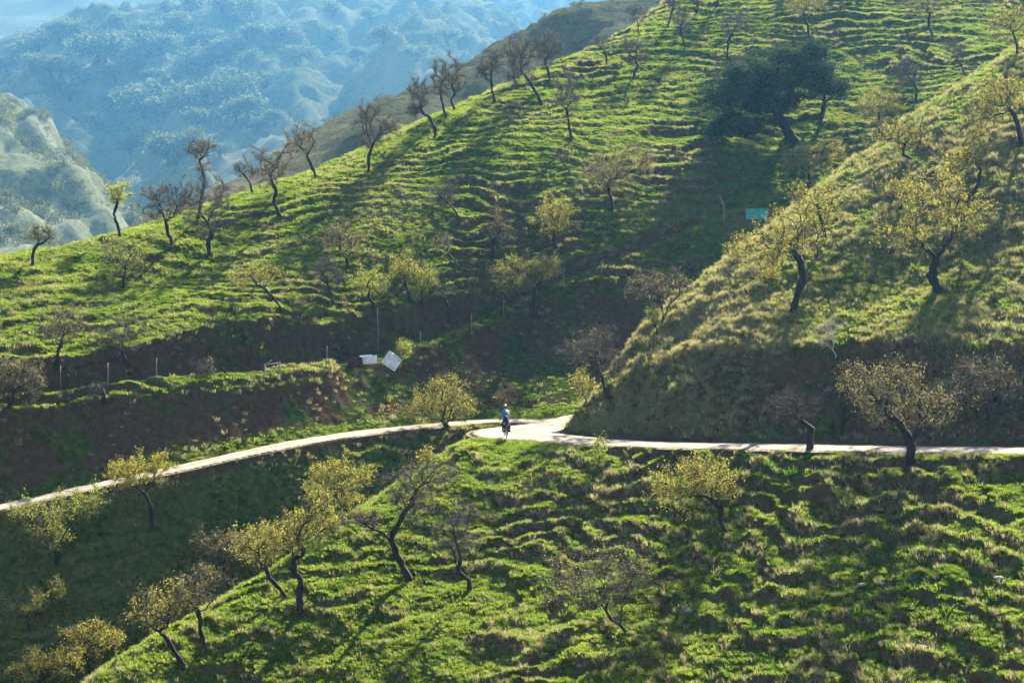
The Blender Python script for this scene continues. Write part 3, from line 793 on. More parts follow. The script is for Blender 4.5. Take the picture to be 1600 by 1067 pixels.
    t(1432, 160, [(1418, 112, 26, 24)], "small bare almond tree in the gully between the two slopes", 'brown', .1, .12, [[(1432, 160), (1432, 140), (1424, 125)], [(1432, 142), (1442, 126)]], dmin=140)
    t(1507, 118, [(1492, 80, 14, 18)], "thin bare almond tree with a split trunk at upper right", 'brown', .1, .09, [[(1507, 118), (1500, 98), (1490, 84)], [(1502, 102), (1508, 70)]], dmin=145)
    # --- lower on the orchard hill
    t(958, 330, [(952, 268, 42, 32), (996, 248, 30, 26)], "broad brown-leaved almond tree with a double crown in mid slope", 'brown', .8, .17)
    t(892, 272, [(877, 245, 17, 12)], "low bare almond sapling lying over in mid slope", 'brown', .05, .07, [[(892, 272), (884, 260), (876, 250)]], tw=.6)
    t(872, 405, [(868, 338, 40, 34)], "round olive-leaved almond tree in shade at mid slope", 'olive', .8, .15)
    t(768, 408, [(779, 352, 23, 28)], "narrow brown almond tree left of the round olive-leaved one", 'brown', .55, .12)
    t(717, 340, [(690, 305, 26, 18)], "bare almond tree leaning far left from a short trunk", 'brown', .12, .10, [[(717, 340), (708, 326), (698, 314)]])
    t(718, 420, [(691, 380, 17, 15)], "small brown almond tree on a tilted trunk in the shade", 'brown', .5, .09, [[(718, 420), (707, 405), (697, 392)]])
    t(543, 418, [(533, 372, 33, 28)], "brown almond tree on the sunlit terraces right of centre left", 'brown', .6, .13)
    t(832, 492, [(815, 428, 48, 30), (855, 418, 24, 24)], "large yellow-green almond tree in the dark lower slope", 'olive', 1.0, .19, [[(832, 492), (833, 475), (836, 458), (825, 444)], [(832, 480), (812, 466)]])
    t(585, 492, [(578, 443, 30, 22)], "bright yellow-green almond tree beside the tall thin pole", 'green', 1.0, .12)
    t(640, 470, [(632, 420, 22, 25)], "olive almond tree behind the bright yellow pair in the shade", 'olive', .9, .10)
    t(658, 476, [(660, 440, 25, 25)], "yellow almond tree touching the olive one in the shade", 'green', 1.0, .10)
    t(702, 502, [(694, 458, 18, 10)], "dead almond trunk with bare bent limbs in the dark slope", 'brown', 0, .13, [[(702, 502), (700, 480), (693, 465), (680, 458)], [(696, 468), (716, 452)]], tw=.3)
    t(520, 472, [(511, 428, 24, 30)], "dark bare almond tree in the shade left of the bright yellow-green one", 'brown', .15, .11)
    t(443, 490, [(412, 428, 28, 18), (378, 438, 26, 16)], "almond tree leaning far left with two sparse yellowish clumps", 'olive', .6, .12, [[(443, 490), (430, 470), (418, 455), (402, 446)]])
    t(88, 574, [(103, 508, 40, 30)], "brown-leaved almond tree on the red bank at far left", 'brown', .6, .14, [[(88, 574), (91, 555), (97, 535)]])
    t(201, 582, [(189, 522, 38, 32)], "bare brown almond tree growing from the red bank by the fence", 'brown', .15, .14, [[(201, 582), (195, 562), (191, 548)]])
    t(13, 637, [(22, 586, 42, 32), (52, 600, 20, 20)], "dark almond tree at the left edge on the lip of the bank", 'brown', .5, .13)
    # --- the spur beside and above the road
    t(950, 622, [(922, 540, 42, 33), (958, 560, 20, 20)], "bare almond tree with a slender dark trunk on the tip of the spur", 'brown', .25, .13, [[(950, 622), (942, 596), (934, 572), (930, 556)]])
    t(918, 632, [(910, 596, 18, 24)], "sprawling yellowish shrub at the foot of the slender tree on the spur", 'olive', .9, .05, cat="shrub", name="shrub", group="shrubs")
    t(1037, 502, [(1022, 450, 48, 28), (1060, 440, 22, 20)], "grey twiggy almond tree with two trunks on the spur's skyline", 'brown', .45, .13, [[(1037, 502), (1042, 480), (1060, 462)], [(1037, 500), (1034, 480), (1030, 466)]])
    t(1025, 530, [(1020, 495, 11, 10)], "sapling with a tuft of bright yellow leaves below the two-trunked tree", 'green', 2.2, .05, [[(1025, 530), (1026, 515), (1020, 500)]], group="shrubs")
    t(1081, 436, [(1083, 414, 16, 13)], "little brownish almond tree on the skyline beyond the two-trunked tree", 'brown', .8, .06, dmin=124)
    t(1240, 488, [(1225, 372, 55, 42), (1160, 388, 34, 24), (1268, 335, 34, 26), (1200, 410, 30, 24)], "large yellow-leaved almond tree with a thick leaning trunk on the pale slope", 'yellow', .55, .26, [[(1240, 488), (1246, 460), (1256, 432), (1268, 408), (1282, 396)], [(1254, 438), (1250, 410), (1236, 388)]])
    t(1290, 374, [(1285, 318, 38, 32), (1250, 300, 22, 18)], "yellowish almond tree behind the thick leaning trunk", 'yellow', .4, .14, [[(1290, 374), (1284, 345), (1276, 322)]])
    t(1265, 296, [(1262, 248, 48, 24), (1300, 236, 28, 20)], "bushy golden almond tree just below the big oak", 'yellow', .8, .10, dmin=128)
    t(1375, 212, [(1374, 165, 38, 28)], "rounded olive almond tree right of the big oak", 'olive', .7, .12, dmin=138)
    t(1425, 250, [(1395, 212, 40, 22), (1425, 205, 24, 22)], "twisted almond tree with sparse yellow leaves on the spur's skyline", 'yellow', .35, .13, [[(1425, 250), (1412, 243), (1414, 228), (1432, 236), (1438, 218)]])
    t(1404, 332, [(1408, 296, 30, 22)], "small yellow almond tree in the middle of the pale slope", 'yellow', .6, .10, [[(1404, 332), (1410, 312), (1412, 300)]])
    t(1467, 452, [(1440, 345, 75, 48), (1490, 335, 60, 46), (1400, 375, 40, 28), (1455, 290, 58, 28)], "biggest yellow almond tree with a low forked trunk on the pale slope", 'yellow', .42, .27, [[(1467, 452), (1455, 432), (1462, 405), (1480, 380), (1494, 355)], [(1456, 432), (1438, 422), (1420, 428), (1405, 430)], [(1462, 405), (1440, 385), (1428, 368)]], n=260)
    t(1505, 338, [(1522, 235, 30, 28), (1490, 262, 26, 18)], "orange-leaved almond tree with a curving limb behind the biggest one", 'yellow', .7, .13, [[(1505, 338), (1512, 312), (1530, 288), (1534, 268), (1526, 250)]])
    t(1594, 228, [(1568, 155, 50, 36), (1540, 180, 28, 22)], "yellow almond tree leaning at the right edge of the pale slope", 'yellow', .55, .17, [[(1594, 228), (1590, 205), (1582, 182), (1572, 165)]])
    t(1590, 85, [(1582, 38, 40, 28)], "olive almond tree in the upper right corner", 'olive', .6, .12)
    t(1545, 655, [(1530, 600, 58, 45), (1580, 625, 38, 36)], "tangled grey twiggy shrub on the bank at the right edge", 'brown', .30, .07, cat="shrub", name="shrub", group="shrubs")
    t(1306, 560, [(1300, 525, 22, 22)], "bleached dead branch sticking out of the cut bank", 'brown', 0, .045, cat="dead branch", name="dead_branch", wood='deadwood', tw=.25, n=22, group="dead wood")
    t(1420, 738, [(1395, 622, 72, 50), (1445, 630, 46, 40), (1345, 600, 44, 36), (1400, 580, 40, 22)], "big almond tree with a thick dark trunk below the road edge", 'brown', .55, .34, [[(1420, 738), (1421, 712), (1424, 688), (1440, 665)], [(1422, 700), (1412, 672), (1398, 655)]], n=240)
    t(1265, 703, [(1235, 632, 38, 22)], "sawn-off almond stump with a spray of grey twigs by the road", 'brown', .02, .20, [[(1265, 703), (1264, 685), (1268, 670), (1255, 664)], [(1266, 672), (1240, 650)]], tw=.9, n=60)
    t(1135, 832, [(1088, 742, 66, 34), (1045, 770, 36, 24), (1120, 760, 36, 22)], "spreading yellow almond tree on the slope below the road", 'olive', .75, .15, [[(1135, 832), (1126, 812), (1125, 792), (1110, 780)]], n=200)
    t(978, 988, [(930, 905, 85, 55), (985, 890, 45, 40)], "nearly leafless sprawling almond tree low on the front slope", 'olive', .12, .10, [[(978, 988), (968, 975), (955, 968), (946, 952)]], tw=.7)
    t(724, 688, [(690, 632, 62, 30), (660, 640, 40, 20), (700, 600, 34, 18)], "yellow-green almond tree leaning out over the drop beside the cyclist's bend", 'olive', 1.0, .22, [[(724, 688), (712, 678), (700, 668), (692, 658)]])
    t(640, 908, [(640, 770, 42, 40), (560, 812, 34, 18), (690, 740, 30, 22)], "gnarled bare almond tree forked wide with a long limb to the left", 'brown', .22, .21, [[(640, 908), (632, 892), (622, 872), (614, 850), (600, 832), (575, 822), (548, 814)], [(614, 850), (614, 832), (624, 815), (632, 798), (643, 788), (650, 765)], [(575, 822), (560, 812), (545, 800)]], tw=.8)
    t(734, 922, [(712, 830, 34, 36), (730, 800, 20, 20)], "twin-stemmed bare almond tree with one stem lying along the ground", 'brown', .04, .14, [[(734, 922), (733, 905), (716, 892), (712, 872), (705, 845)], [(716, 890), (720, 870), (714, 850), (710, 832)], [(732, 920), (705, 908), (685, 895), (665, 895), (650, 908)]], tw=.8)
    t(470, 950, [(450, 835, 48, 40), (500, 805, 40, 42)], "gnarled almond tree with a looping trunk and yellowing crown on the sunny slope", 'olive', .8, .21, [[(470, 950), (468, 928), (470, 908), (458, 888), (460, 872), (476, 862), (470, 848)], [(469, 926), (452, 912), (430, 904), (405, 905), (396, 893)]])
    t(446, 932, [(398, 850, 44, 36)], "almond tree leaning left behind the looping-trunk tree", 'olive', .75, .13, [[(446, 932), (436, 915), (422, 900), (412, 880)]])
    t(535, 815, [(535, 756, 42, 42), (495, 760, 26, 26)], "yellow almond tree rising from the gully behind the sunny spur", 'olive', 1.0, .15, dmin=110)
    t(320, 1012, [(305, 925, 40, 30), (330, 900, 34, 24)], "brown almond tree with a slim upright trunk on the spur's edge", 'brown', .6, .14, [[(320, 1012), (314, 990), (313, 965), (306, 945)]])
    t(290, 1042, [(243, 955, 40, 38), (275, 935, 34, 26)], "brown-yellow almond tree leaning left at the lower end of the spur", 'yellow', .5, .15, [[(290, 1042), (275, 1022), (262, 1000), (250, 985)]])
    t(360, 922, [(335, 848, 58, 28), (378, 860, 34, 30)], "grey twiggy almond tree on the far side of the spur's edge", 'brown', .55, .13, [[(360, 922), (352, 905), (345, 880)]], dmin=104)
    t(237, 818, [(210, 738, 48, 28), (250, 728, 24, 22)], "golden almond tree just below the road on the dark slope", 'yellow', .9, .13, [[(237, 818), (238, 792), (228, 772), (214, 760)]])
    t(88, 884, [(60, 808, 48, 34), (130, 785, 44, 28), (85, 845, 36, 26)], "sprawling pale yellow almond tree at left below the road", 'green', .6, .13, [[(88, 884), (86, 860), (72, 835), (60, 822)], [(86, 858), (110, 825), (128, 800)]], n=210)
    t(46, 988, [(44, 945, 34, 28)], "dim olive shrub in the dark gully at far left", 'olive', .7, .06, cat="shrub", name="shrub", group="shrubs")
    t(98, 955, [(95, 922, 16, 22)], "small slender shrub in the dark gully right of the dim olive one", 'olive', .6, .05, cat="shrub", name="shrub", group="shrubs")
    t(140, 1062, [(135, 1000, 45, 30), (175, 1000, 26, 22)], "yellow-brown almond tree in the bottom left corner's gully edge", 'yellow', .7, .12, dmin=102)
    t(60, 1100, [(60, 1042, 55, 26), (105, 1035, 36, 22)], "golden almond crown rising from below the bottom left edge", 'yellow', .8, .12, dmin=101)
    t(632, 566, [(631, 545, 12, 14)], "small yellow shrub behind the tilted white panel", 'green', 1.4, .04, cat="shrub", name="shrub", group="shrubs")
    t(322, 588, [(324, 575, 14, 12)], "low grey shrub on the lip of the bank by the fence", 'brown', .2, .04, cat="shrub", name="shrub", group="shrubs")
    t(936, 722, [(937, 700, 13, 20)], "pale green broom shrub growing at the road's outer edge", 'green', .9, .04, cat="shrub", name="shrub", group="shrubs")
    t(1205, 440, [(1205, 428, 16, 12)], "small grey-green shrub left of the thick leaning trunk", 'olive', 1.6, .04, cat="shrub", name="shrub", group="shrubs")
    t(668, 735, [(668, 715, 13, 18), (640, 752, 14, 12)], "orange-tinted shrub on the spur's edge under the leaning tree", 'yellow', .8, .04, cat="shrub", name="shrub", dmin=108, group="shrubs")
    t(162, 622, [(150, 608, 10, 5)], "dead curved trunk arching on the lip of the bank", 'brown', 0, .14, [[(164, 622), (160, 610), (152, 604), (143, 606), (140, 616)]], cat="dead tree", name="dead_tree", tw=.1, n=6, group="dead wood")
T_all()

# ------------------------------------------------------------------ the big holm oak: dense dark crown on a leaning trunk
def leaf_cloud(clumps, n, size, rs, sub=26, shell=0.5):
    """leaves gathered in many small sprays over the crown's clumps"""
    vol = np.array([r[0] * r[1] + r[1] * r[2] + r[0] * r[2] for c, r in clumps]); ns = np.maximum(2, n / sub * vol / vol.sum()).astype(int)
    P = []
    for (c, r), m in zip(clumps, ns):
        v = rs.normal(size=(m, 3)); v /= np.linalg.norm(v, axis=1)[:, None]; v[:, 2] = np.where(v[:, 2] < -0.45, -v[:, 2], v[:, 2])
        q = c + v * (rs.uniform(0.15, 1.0, m) ** shell)[:, None] * r * (1 + rs.normal(0, 0.06, (m, 1)))
        P.append(np.repeat(q, sub, 0) + rs.normal(0, 1, (m * sub, 3)) * size * np.array([1.5, 1.5, 1.1]))
    P = np.concatenate(P); n = len(P)
    u = rs.normal(size=(n, 3)); u /= np.linalg.norm(u, axis=1)[:, None]; w = np.cross(u, rs.normal(size=(n, 3))); w /= np.linalg.norm(w, axis=1)[:, None]
    s = size * rs.uniform(0.6, 1.25, n)[:, None]
    V = np.stack([P, P + u * s * 0.5 + w * s * 0.34, P + u * s, P + u * s * 0.5 - w * s * 0.34], 1).reshape(-1, 3)
    o = np.arange(n)[:, None] * 4
    return V, np.concatenate([o + np.array((0, 1, 2)), o + np.array((0, 2, 3))])

def holm_oak():
    bx, by = 1236, 218
    base = ground(bx, by, 140); s = base[1] / F_PX; rs = np.random.default_rng(77)
    T = lambda x, y, d=0.0: np.array([(x - bx) * s, d, (by - y) * s])
    C = [(1230, 98, 38, 24), (1270, 92, 26, 18), (1195, 92, 20, 14), (1165, 118, 26, 26), (1205, 135, 34, 26), (1250, 130, 38, 28), (1150, 150, 26, 24), (1190, 165, 32, 20), (1130, 165, 20, 20), (1135, 195, 20, 20), (1120, 205, 14, 16), (1280, 118, 22, 22), (1300, 142, 22, 14), (1225, 160, 30, 18), (1160, 205, 18, 14)]
    cl = [(T(x, y, rs.normal(0, 1.2)), np.array([rx * s, (rx + ry) * 0.55 * s, ry * s])) for x, y, rx, ry in C]
    cl += [(c + np.array([rs.normal(0, 1), rs.choice([-1, 1]) * 1.8, rs.normal(-0.3, 0.4)]), r * 0.8) for c, r in cl[3:12]]
    limbs = [[T(bx, by), T(1228, 200, -.1), T(1216, 182, -.2), T(1207, 170, 0), T(1195, 150, .4)], [T(1216, 182), T(1230, 160, -.6), T(1240, 130, -.6)], [T(1210, 175), T(1180, 168, -.5), T(1150, 168, -.5)], [T(1216, 182), T(1190, 180, .8), T(1165, 190, .8)]]
    pos, par, rad, cnt, nl = grow(limbs, cl[:15], 110, 0.42, rs)
    root = empty("holm_oak", base); tag(root, "large dark evergreen oak leaning left on bare reddish soil", "tree")
    V, F = tubes(pos, par, rad, 7); mesh_np("trunk", V, F, [M['bark']], root)
    pads = [(c, r * 0.62) for c, r in cl]
    for c, r in cl:
        for _ in range(4):
            v = rs.normal(size=3); v /= np.linalg.norm(v); v[2] = abs(v[2]) * 0.9
            pads.append((c + v * r * 0.72, np.array([1, 1, 0.75]) * rs.uniform(0.55, 0.95)))
    V, F = leaf_cloud(pads, 42000, 0.20, rs, sub=14, shell=0.28)
    V2, F2 = leaf_cloud([(c, r * 0.88) for c, r in cl], 26000, 0.20, rs, sub=20, shell=0.5)
    F = np.concatenate([F, F2 + len(V)]); V = np.concatenate([V, V2]); mesh_np("crown", V, F, [LEAF['oak']], root, smooth=False)
    # the smaller oak at its side
    bx, by = 1282, 192
    base = ground(bx, by, 140); s = base[1] / F_PX
    T2 = lambda x, y, d=0.0: np.array([(x - bx) * s, d, (by - y) * s])
    cl = [(T2(x, y, rs.normal(0, .6)), np.array([rx * s, (rx + ry) * 0.5 * s, ry * s])) for x, y, rx, ry in [(1296, 140, 26, 17), (1275, 150, 18, 13), (1312, 152, 12, 10)]]
    pos, par, rad, cnt, nl = grow([[T2(bx, by), T2(1286, 175), T2(1288, 160)], [T2(1285, 176), T2(1262, 172), T2(1248, 172)]], cl, 40, 0.2, rs)
    root = empty("holm_oak", base); tag(root, "smaller dark oak tucked under the right side of the large oak", "tree")
    V, F = tubes(pos, par, rad, 6); mesh_np("trunk", V, F, [M['bark']], root)
    V, F = leaf_cloud(cl, 4500, 0.14, rs); mesh_np("crown", V, F, [LEAF['oak']], root, smooth=False)
holm_oak()
#VEG_END

# ------------------------------------------------------------------ far vegetation
def far_oaks():
    rs = np.random.default_rng(505)
    protos = []
    for v in range(4):
        cl = [(np.array([rs.uniform(-2.4, 2.4), rs.uniform(-2.0, 2.0), rs.uniform(2.0, 4.4)]), np.array([rs.uniform(1.3, 2.3), rs.uniform(1.3, 2.2), rs.uniform(1.0, 1.7)])) for _ in range(8)]
        V, F = leaf_cloud(cl, 1500, 0.62, rs, 12)
        pos, par, rad, cnt, nl = grow([[np.zeros(3), np.array([0.2, 0, 1.0]), np.array([0.3, 0.1, 2.0])]], cl, 16, 0.35, rs, step=0.8)
        tv, tf = tubes(pos, par, rad, 4)
        protos.append((V, F, tv, tf))
    meshes = []
    spots = [(345, 20, 1.2), (280, 45, 1.1), (315, 70, .9), (235, 55, 1.0), (325, 100, 1.1), (230, 85, 1.3), (255, 80, 1.2), (355, 88, 1.2), (295, 110, 1.1), (240, 45, .8), (330, 65, .9), (395, 62, 1.0), (395, 100, .9), (150, 95, 1.6), (165, 92, 1.4), (90, 65, 1.3), (60, 75, 1.2), (110, 60, 1.2), (40, 80, 1.0), (25, 85, .9),
        (80, 115, 1.0), (95, 118, 1.0), (85, 138, .8), (240, 130, .9), (175, 160, 1.0), (190, 150, .8), (225, 175, 1.5), (245, 170, 1.6), (258, 178, 1.2), (300, 165, 1.3), (285, 178, 1.1), (310, 200, 1.0), (330, 162, .9), (340, 178, .9), (372, 155, 1.3), (385, 180, 1.1), (370, 185, 1.0), (320, 110, 1.0), (200, 70, 1.0), (215, 50, .9), (365, 40, 1.1), (300, 10, 1.0), (390, 25, 1.2), (265, 255, 1.3), (275, 250, 1.0), (110, 150, 1.0), (130, 130, .8), (150, 190, .7), (205, 235, .8), (300, 225, .8), (345, 240, .7), (415, 130, .8), (440, 60, .9), (470, 90, .8), (520, 60, .8), (560, 90, .7), (600, 60, .8), (650, 90, .7), (700, 60, .7), (580, 30, .8), (520, 20, .8), (10, 105, 1.0), (55, 105, .9), (185, 40, .9), (160, 55, .8), (260, 20, .9), (210, 110, .8), (180, 125, .9), (270, 140, .8), (355, 125, .8), (400, 205, .8), (430, 190, .7)]
    k = 0
    for px, py, sc in spots:
        p = fground(HILL_B, px, py + 8)
        if p is None: continue
        V, F, tv, tf = protos[k % 4]
        root = empty("holm_oak", p); root.rotation_euler.z = rs.uniform(0, 6.28); root.scale = (sc * 3.2, sc * 3.2, sc * 2.7)
        tag(root, "dark rounded oak on the hazy blue hillside across the valley", "tree", "oaks on the hazy far hillside")
        if k < 4:
            a = mesh_np("trunk", tv, tf, [M['bark']], root); b = mesh_np("crown", V, F, [LEAF['faroak']], root, smooth=False); meshes.append((a.data, b.data))
        else:
            link(bpy.data.objects.new("trunk", meshes[k % 4][0]), root); link(bpy.data.objects.new("crown", meshes[k % 4][1]), root)
        k += 1
    # scrub too small to count
    def bush(name, seed, tall):
        r = np.random.default_rng(seed)
        V, F = leaf_cloud([(np.array([0, 0, 0.6 * tall]), np.array([1.0, 1.0, 0.7 * tall])), (np.array([0.7, 0.3, 0.4]), np.array([0.7, 0.6, 0.5]))], 150, 0.36, r, 8)
        me = bpy.data.meshes.new(name); me.from_pydata(V.tolist(), [], F.tolist()); me.materials.append(LEAF['scrub']); return bpy.data.objects.new(name, me)
    for nm, H, n, sc, sd in (("far_scrub", HILL_B, 6500, 2.6, 61), ("spur_scrub", HILL_C, 5200, 1.9, 62), ("fold_scrub", HILL_A, 500, 0.5, 63)):
        xs, ys, Z = H; r = np.random.default_rng(sd)
        x = r.uniform(xs[0], xs[-1], n * 3); y = r.uniform(ys[0], ys[-1], n * 3)
        keep = (np.abs(x / y) < 0.29) & (vnoise(x / 58, y / 58, sd) + 0.6 * vnoise(x / 19, y / 19, sd + 2) > -0.05); x, y = x[keep][:n], y[keep][:n]
        z = np.array([fz(H, a, b) for a, b in zip(x, y)])
        ok = z > -0.06 * y - 10; x, y, z = x[ok], y[ok], z[ok]
        scatter(nm, np.stack([x, y, z], 1), r.uniform(0.35, 1.2, len(x)) ** 1.5 * sc, bush(nm + "_bush", sd, 0.9), sd)
LEAF['faroak'] = leafmat("far_oak_leaf", [(0.25, (0.05, 0.07, 0.04)), (0.5, (0.09, 0.115, 0.065)), (0.8, (0.15, 0.17, 0.10))], 0.45, 0.2)
LEAF['scrub'] = leafmat("scrub_leaf", [(0.25, (0.06, 0.07, 0.035)), (0.5, (0.11, 0.12, 0.06)), (0.8, (0.19, 0.17, 0.09))], 0.35, 0.2)
far_oaks()

# ------------------------------------------------------------------ small made things
def box(sx, sy, sz, c=(0, 0, 0), bev=0.0):
    x, y, z = sx / 2, sy / 2, sz / 2
    V = np.array([(-x, -y, -z), (x, -y, -z), (x, y, -z), (-x, y, -z), (-x, -y, z), (x, -y, z), (x, y, z), (-x, y, z)], float) + np.array(c)
    F = np.array([(0, 3, 2, 1), (4, 5, 6, 7), (0, 1, 5, 4), (1, 2, 6, 5), (2, 3, 7, 6), (3, 0, 4, 7)])
    return V, F

def join(parts):
    V, F, n = [], [], 0
    for v, f in parts: V.append(v); F.append(f + n); n += len(v)
    return np.concatenate(V), np.concatenate(F)

def tube(pts, r, k=8, close=False):
    P = np.array(pts, float); n = len(P); r = np.broadcast_to(np.array(r, float), (n,))
    par = np.arange(n) - 1
    V, F = [], []
    for i in range(n):
        d = P[min(i + 1, n - 1)] - P[max(i - 1, 0)] if not close else P[(i + 1) % n] - P[i - 1]
        d = d / np.linalg.norm(d); ref = np.array([0.13, 0.31, 0.94]) if abs(d[2]) < 0.85 else np.array([0.9, 0.3, 0.1])
        a = np.cross(d, ref); a /= np.linalg.norm(a); b = np.cross(d, a)
        for j in range(k):
            t = 2 * math.pi * j / k; V.append(P[i] + r[i] * (math.cos(t) * a + math.sin(t) * b))
    m = n if close else n - 1
    for i in range(m):
        for j in range(k): F.append((i * k + j, i * k + (j + 1) % k, ((i + 1) % n) * k + (j + 1) % k, ((i + 1) % n) * k + j))
    V, F = np.array(V), np.array(F)
    if not close and k == 8:
        F = np.concatenate([F, [(0, 3, 2, 1), (0, 5, 4, 3), (0, 7, 6, 5)], [((n - 1) * 8 + a, (n - 1) * 8 + b, (n - 1) * 8 + c, (n - 1) * 8 + d) for a, b, c, d in ((0, 1, 2, 3), (0, 3, 4, 5), (0, 5, 6, 7))]])
    return V, F

M['steel'] = plain("galvanised_steel", (0.26, 0.26, 0.26), 0.6, 0.2, 8, 0.3)
M['whitepaint'] = plain("weathered_white_paint", (0.66, 0.65, 0.62), 0.7, 0.4, 3.5)
M['rust'] = plain("rusty_red_sheet", (0.075, 0.026, 0.020), 0.75, 0.35, 2.5)
M['netting'] = plain("turquoise_netting", (0.035, 0.36, 0.36), 0.8, 0.35, 7)
M['stone'] = plain("pale_stone", (0.20, 0.185, 0.165), 0.9, 0.25, 4, bump=0.5)
M['plank'] = plain("grey_plank", (0.30, 0.27, 0.23), 0.9, 0.3, 5)

# fence posts along the lip of the bench
def post(px, py, h, label, lean=0.0, r=0.024, dmin=118):
    p = ground(px, py, dmin)
    V, F = tube([(0, 0, -0.3), (lean * 0.5, 0, h * 0.5), (lean, 0, h)], r)
    o = mesh_np("fence_post", V, F, [M['steel']], loc=p, smooth=True)
    tag(o, label, "fence post", "fence posts along the bench")
for px, py, h, lab in [(95, 609, 1.45, "first fence post from the left, on the lip of the bank"), (169, 601, 1.3, "second fence post from the left, right of the dead curved trunk"), (245, 597, 1.45, "third fence post from the left, on the lip of the bank"), (331, 589, 1.2, "fence post beside the low grey shrub on the lip"),
        (511, 574, 1.4, "fence post between the wooden gate frame and the red sheet"), (657, 543, 1.1, "fence post just right of the tilted white panel"), (737, 524, 1.5, "tall fence post left of the large yellow-green tree in shade"), (787, 494, 1.2, "fence post close to the large yellow-green tree's trunk"), (881, 447, 1.3, "upper fence post right of the large yellow-green tree"), (940, 432, 1.1, "highest fence post on the dark slope")]:
    post(px, py, h, lab)
p = ground(591, 556, 125); V, F = tube([(0, 0, -0.4), (0.0, 0, 2.0), (-0.05, 0, 3.3)], 0.026)
tag(mesh_np("pole", V, F, [M['steel']], loc=p), "tall thin grey pole rising beside the white panels", "pole")
p = ground(1131, 352, 140); V, F = tube([(0, 0, -0.4), (0.02, 0, 1.2), (-0.1, 0, 1.7), (-0.35, 0, 2.2)], 0.045)
tag(mesh_np("pole", V, F, [M['plank']], loc=p), "bent wooden pole standing left of the turquoise panel", "pole")

# wooden gate frame left standing on the bench
def gate_frame():
    a = ground(414, 588, 122); s = a[1] / F_PX
    root = empty("gate_frame", a); tag(root, "leaning wooden gate frame standing empty on the bench", "gate frame")
    for x, h in ((0.0, 0.78), (0.98, 0.75)):
        V, F = tube([(x, 0, -0.3), (x + 0.01, 0, h)], 0.05); mesh_np("post", V, F, [M['plank']], root)
    V, F = tube([(-0.06, 0, 0.72), (1.03, 0, 0.88)], 0.035); mesh_np("rail", V, F, [M['plank']], root)
    V, F = tube([(0.0, 0.02, 0.74), (0.45, 0.05, 1.02)], 0.03); mesh_np("brace", V, F, [M['plank']], root)
gate_frame()

def sheet(px, py, w, h, rot, tilt, mat, name, label, cat, dmin=122, ribs=6, lift=0.0, dy=0.0):
    """a corrugated sheet with depth, leaning on the slope"""
    c = ground(px, py, dmin) + np.array([0, dy, lift])
    n = ribs * 6; xs = np.linspace(-w / 2, w / 2, n); V, F = [], []
    for side in (0, 1):
        for zz in np.linspace(-h / 2, h / 2, 4):
            for i, x in enumerate(xs):
                V.append((x, 0.007 * math.sin(2 * math.pi * ribs * (x / w)) + 0.014 * side + 0.06 * float(vnoise(x * 2.5, zz * 2.5, 5)), zz))
    m = 4 * n
    for k in range(3):
        for i in range(n - 1):
            a = k * n + i; F.append((a, a + 1, a + n + 1, a + n)); F.append((m + a, m + a + n, m + a + n + 1, m + a + 1))
    for i in range(n - 1):
        F.append((i, m + i, m + i + 1, i + 1)); a = 3 * n + i; F.append((a, a + 1, m + a + 1, m + a))
    for k in range(3):
        a = k * n; F.append((a, a + n, m + a + n, m + a)); a = k * n + n - 1; F.append((a, m + a, m + a + n, a + n))
    o = mesh_np(name, np.array(V), np.array(F), [mat], loc=c)
    o.rotation_euler = (tilt, rot, 0)
    return tag(o, label, cat)
sheet(556, 572, 0.95, 0.72, -0.10, -0.35, M['rust'], "metal_sheet", "dark red metal sheet lying at the bank's lip", "metal sheet", lift=0.22, dy=-0.3)
sheet(576, 568, 1.15, 0.62, -0.05, -0.4, M['whitepaint'], "metal_sheet", "small white sheet beside the dark red one", "metal sheet", lift=0.28, dy=-0.35)
sheet(613, 566, 1.1, 1.05, 0.6, -0.45, M['whitepaint'], "metal_sheet", "large tilted white sheet on the bank's lip", "metal sheet", lift=0.12, dy=-0.5)

def netting_panel():
    c = ground(1183, 349, 140); s = c[1] / F_PX
    root = empty("netting_panel", c); tag(root, "turquoise netting panel stretched on a frame by the path", "panel")
    W, H = 34 * s, 16 * s
    V, F = box(W, 0.04, H, (0, 0, 0.28 + H / 2)); mesh_np("netting", V, F, [M['netting']], root, smooth=False)
    for x in (-W / 2, W / 2): V, F = tube([(x, 0, -0.3), (x, 0, 0.32 + H)], 0.035); mesh_np("post", V, F, [M['plank']], root)
    V, F = tube([(-W / 2, -0.03, 0.3 + H), (W / 2, -0.03, 0.33 + H)], 0.03); mesh_np("rail", V, F, [M['plank']], root)
    V, F = box(W * 0.28, 0.03, H * 0.40, (-W * 0.14, -0.045, 0.28 + H * 0.21)); o = mesh_np("patch", V, F, [M['plank']], root, smooth=False); o["label"] = "grey board patched onto the netting"
netting_panel()

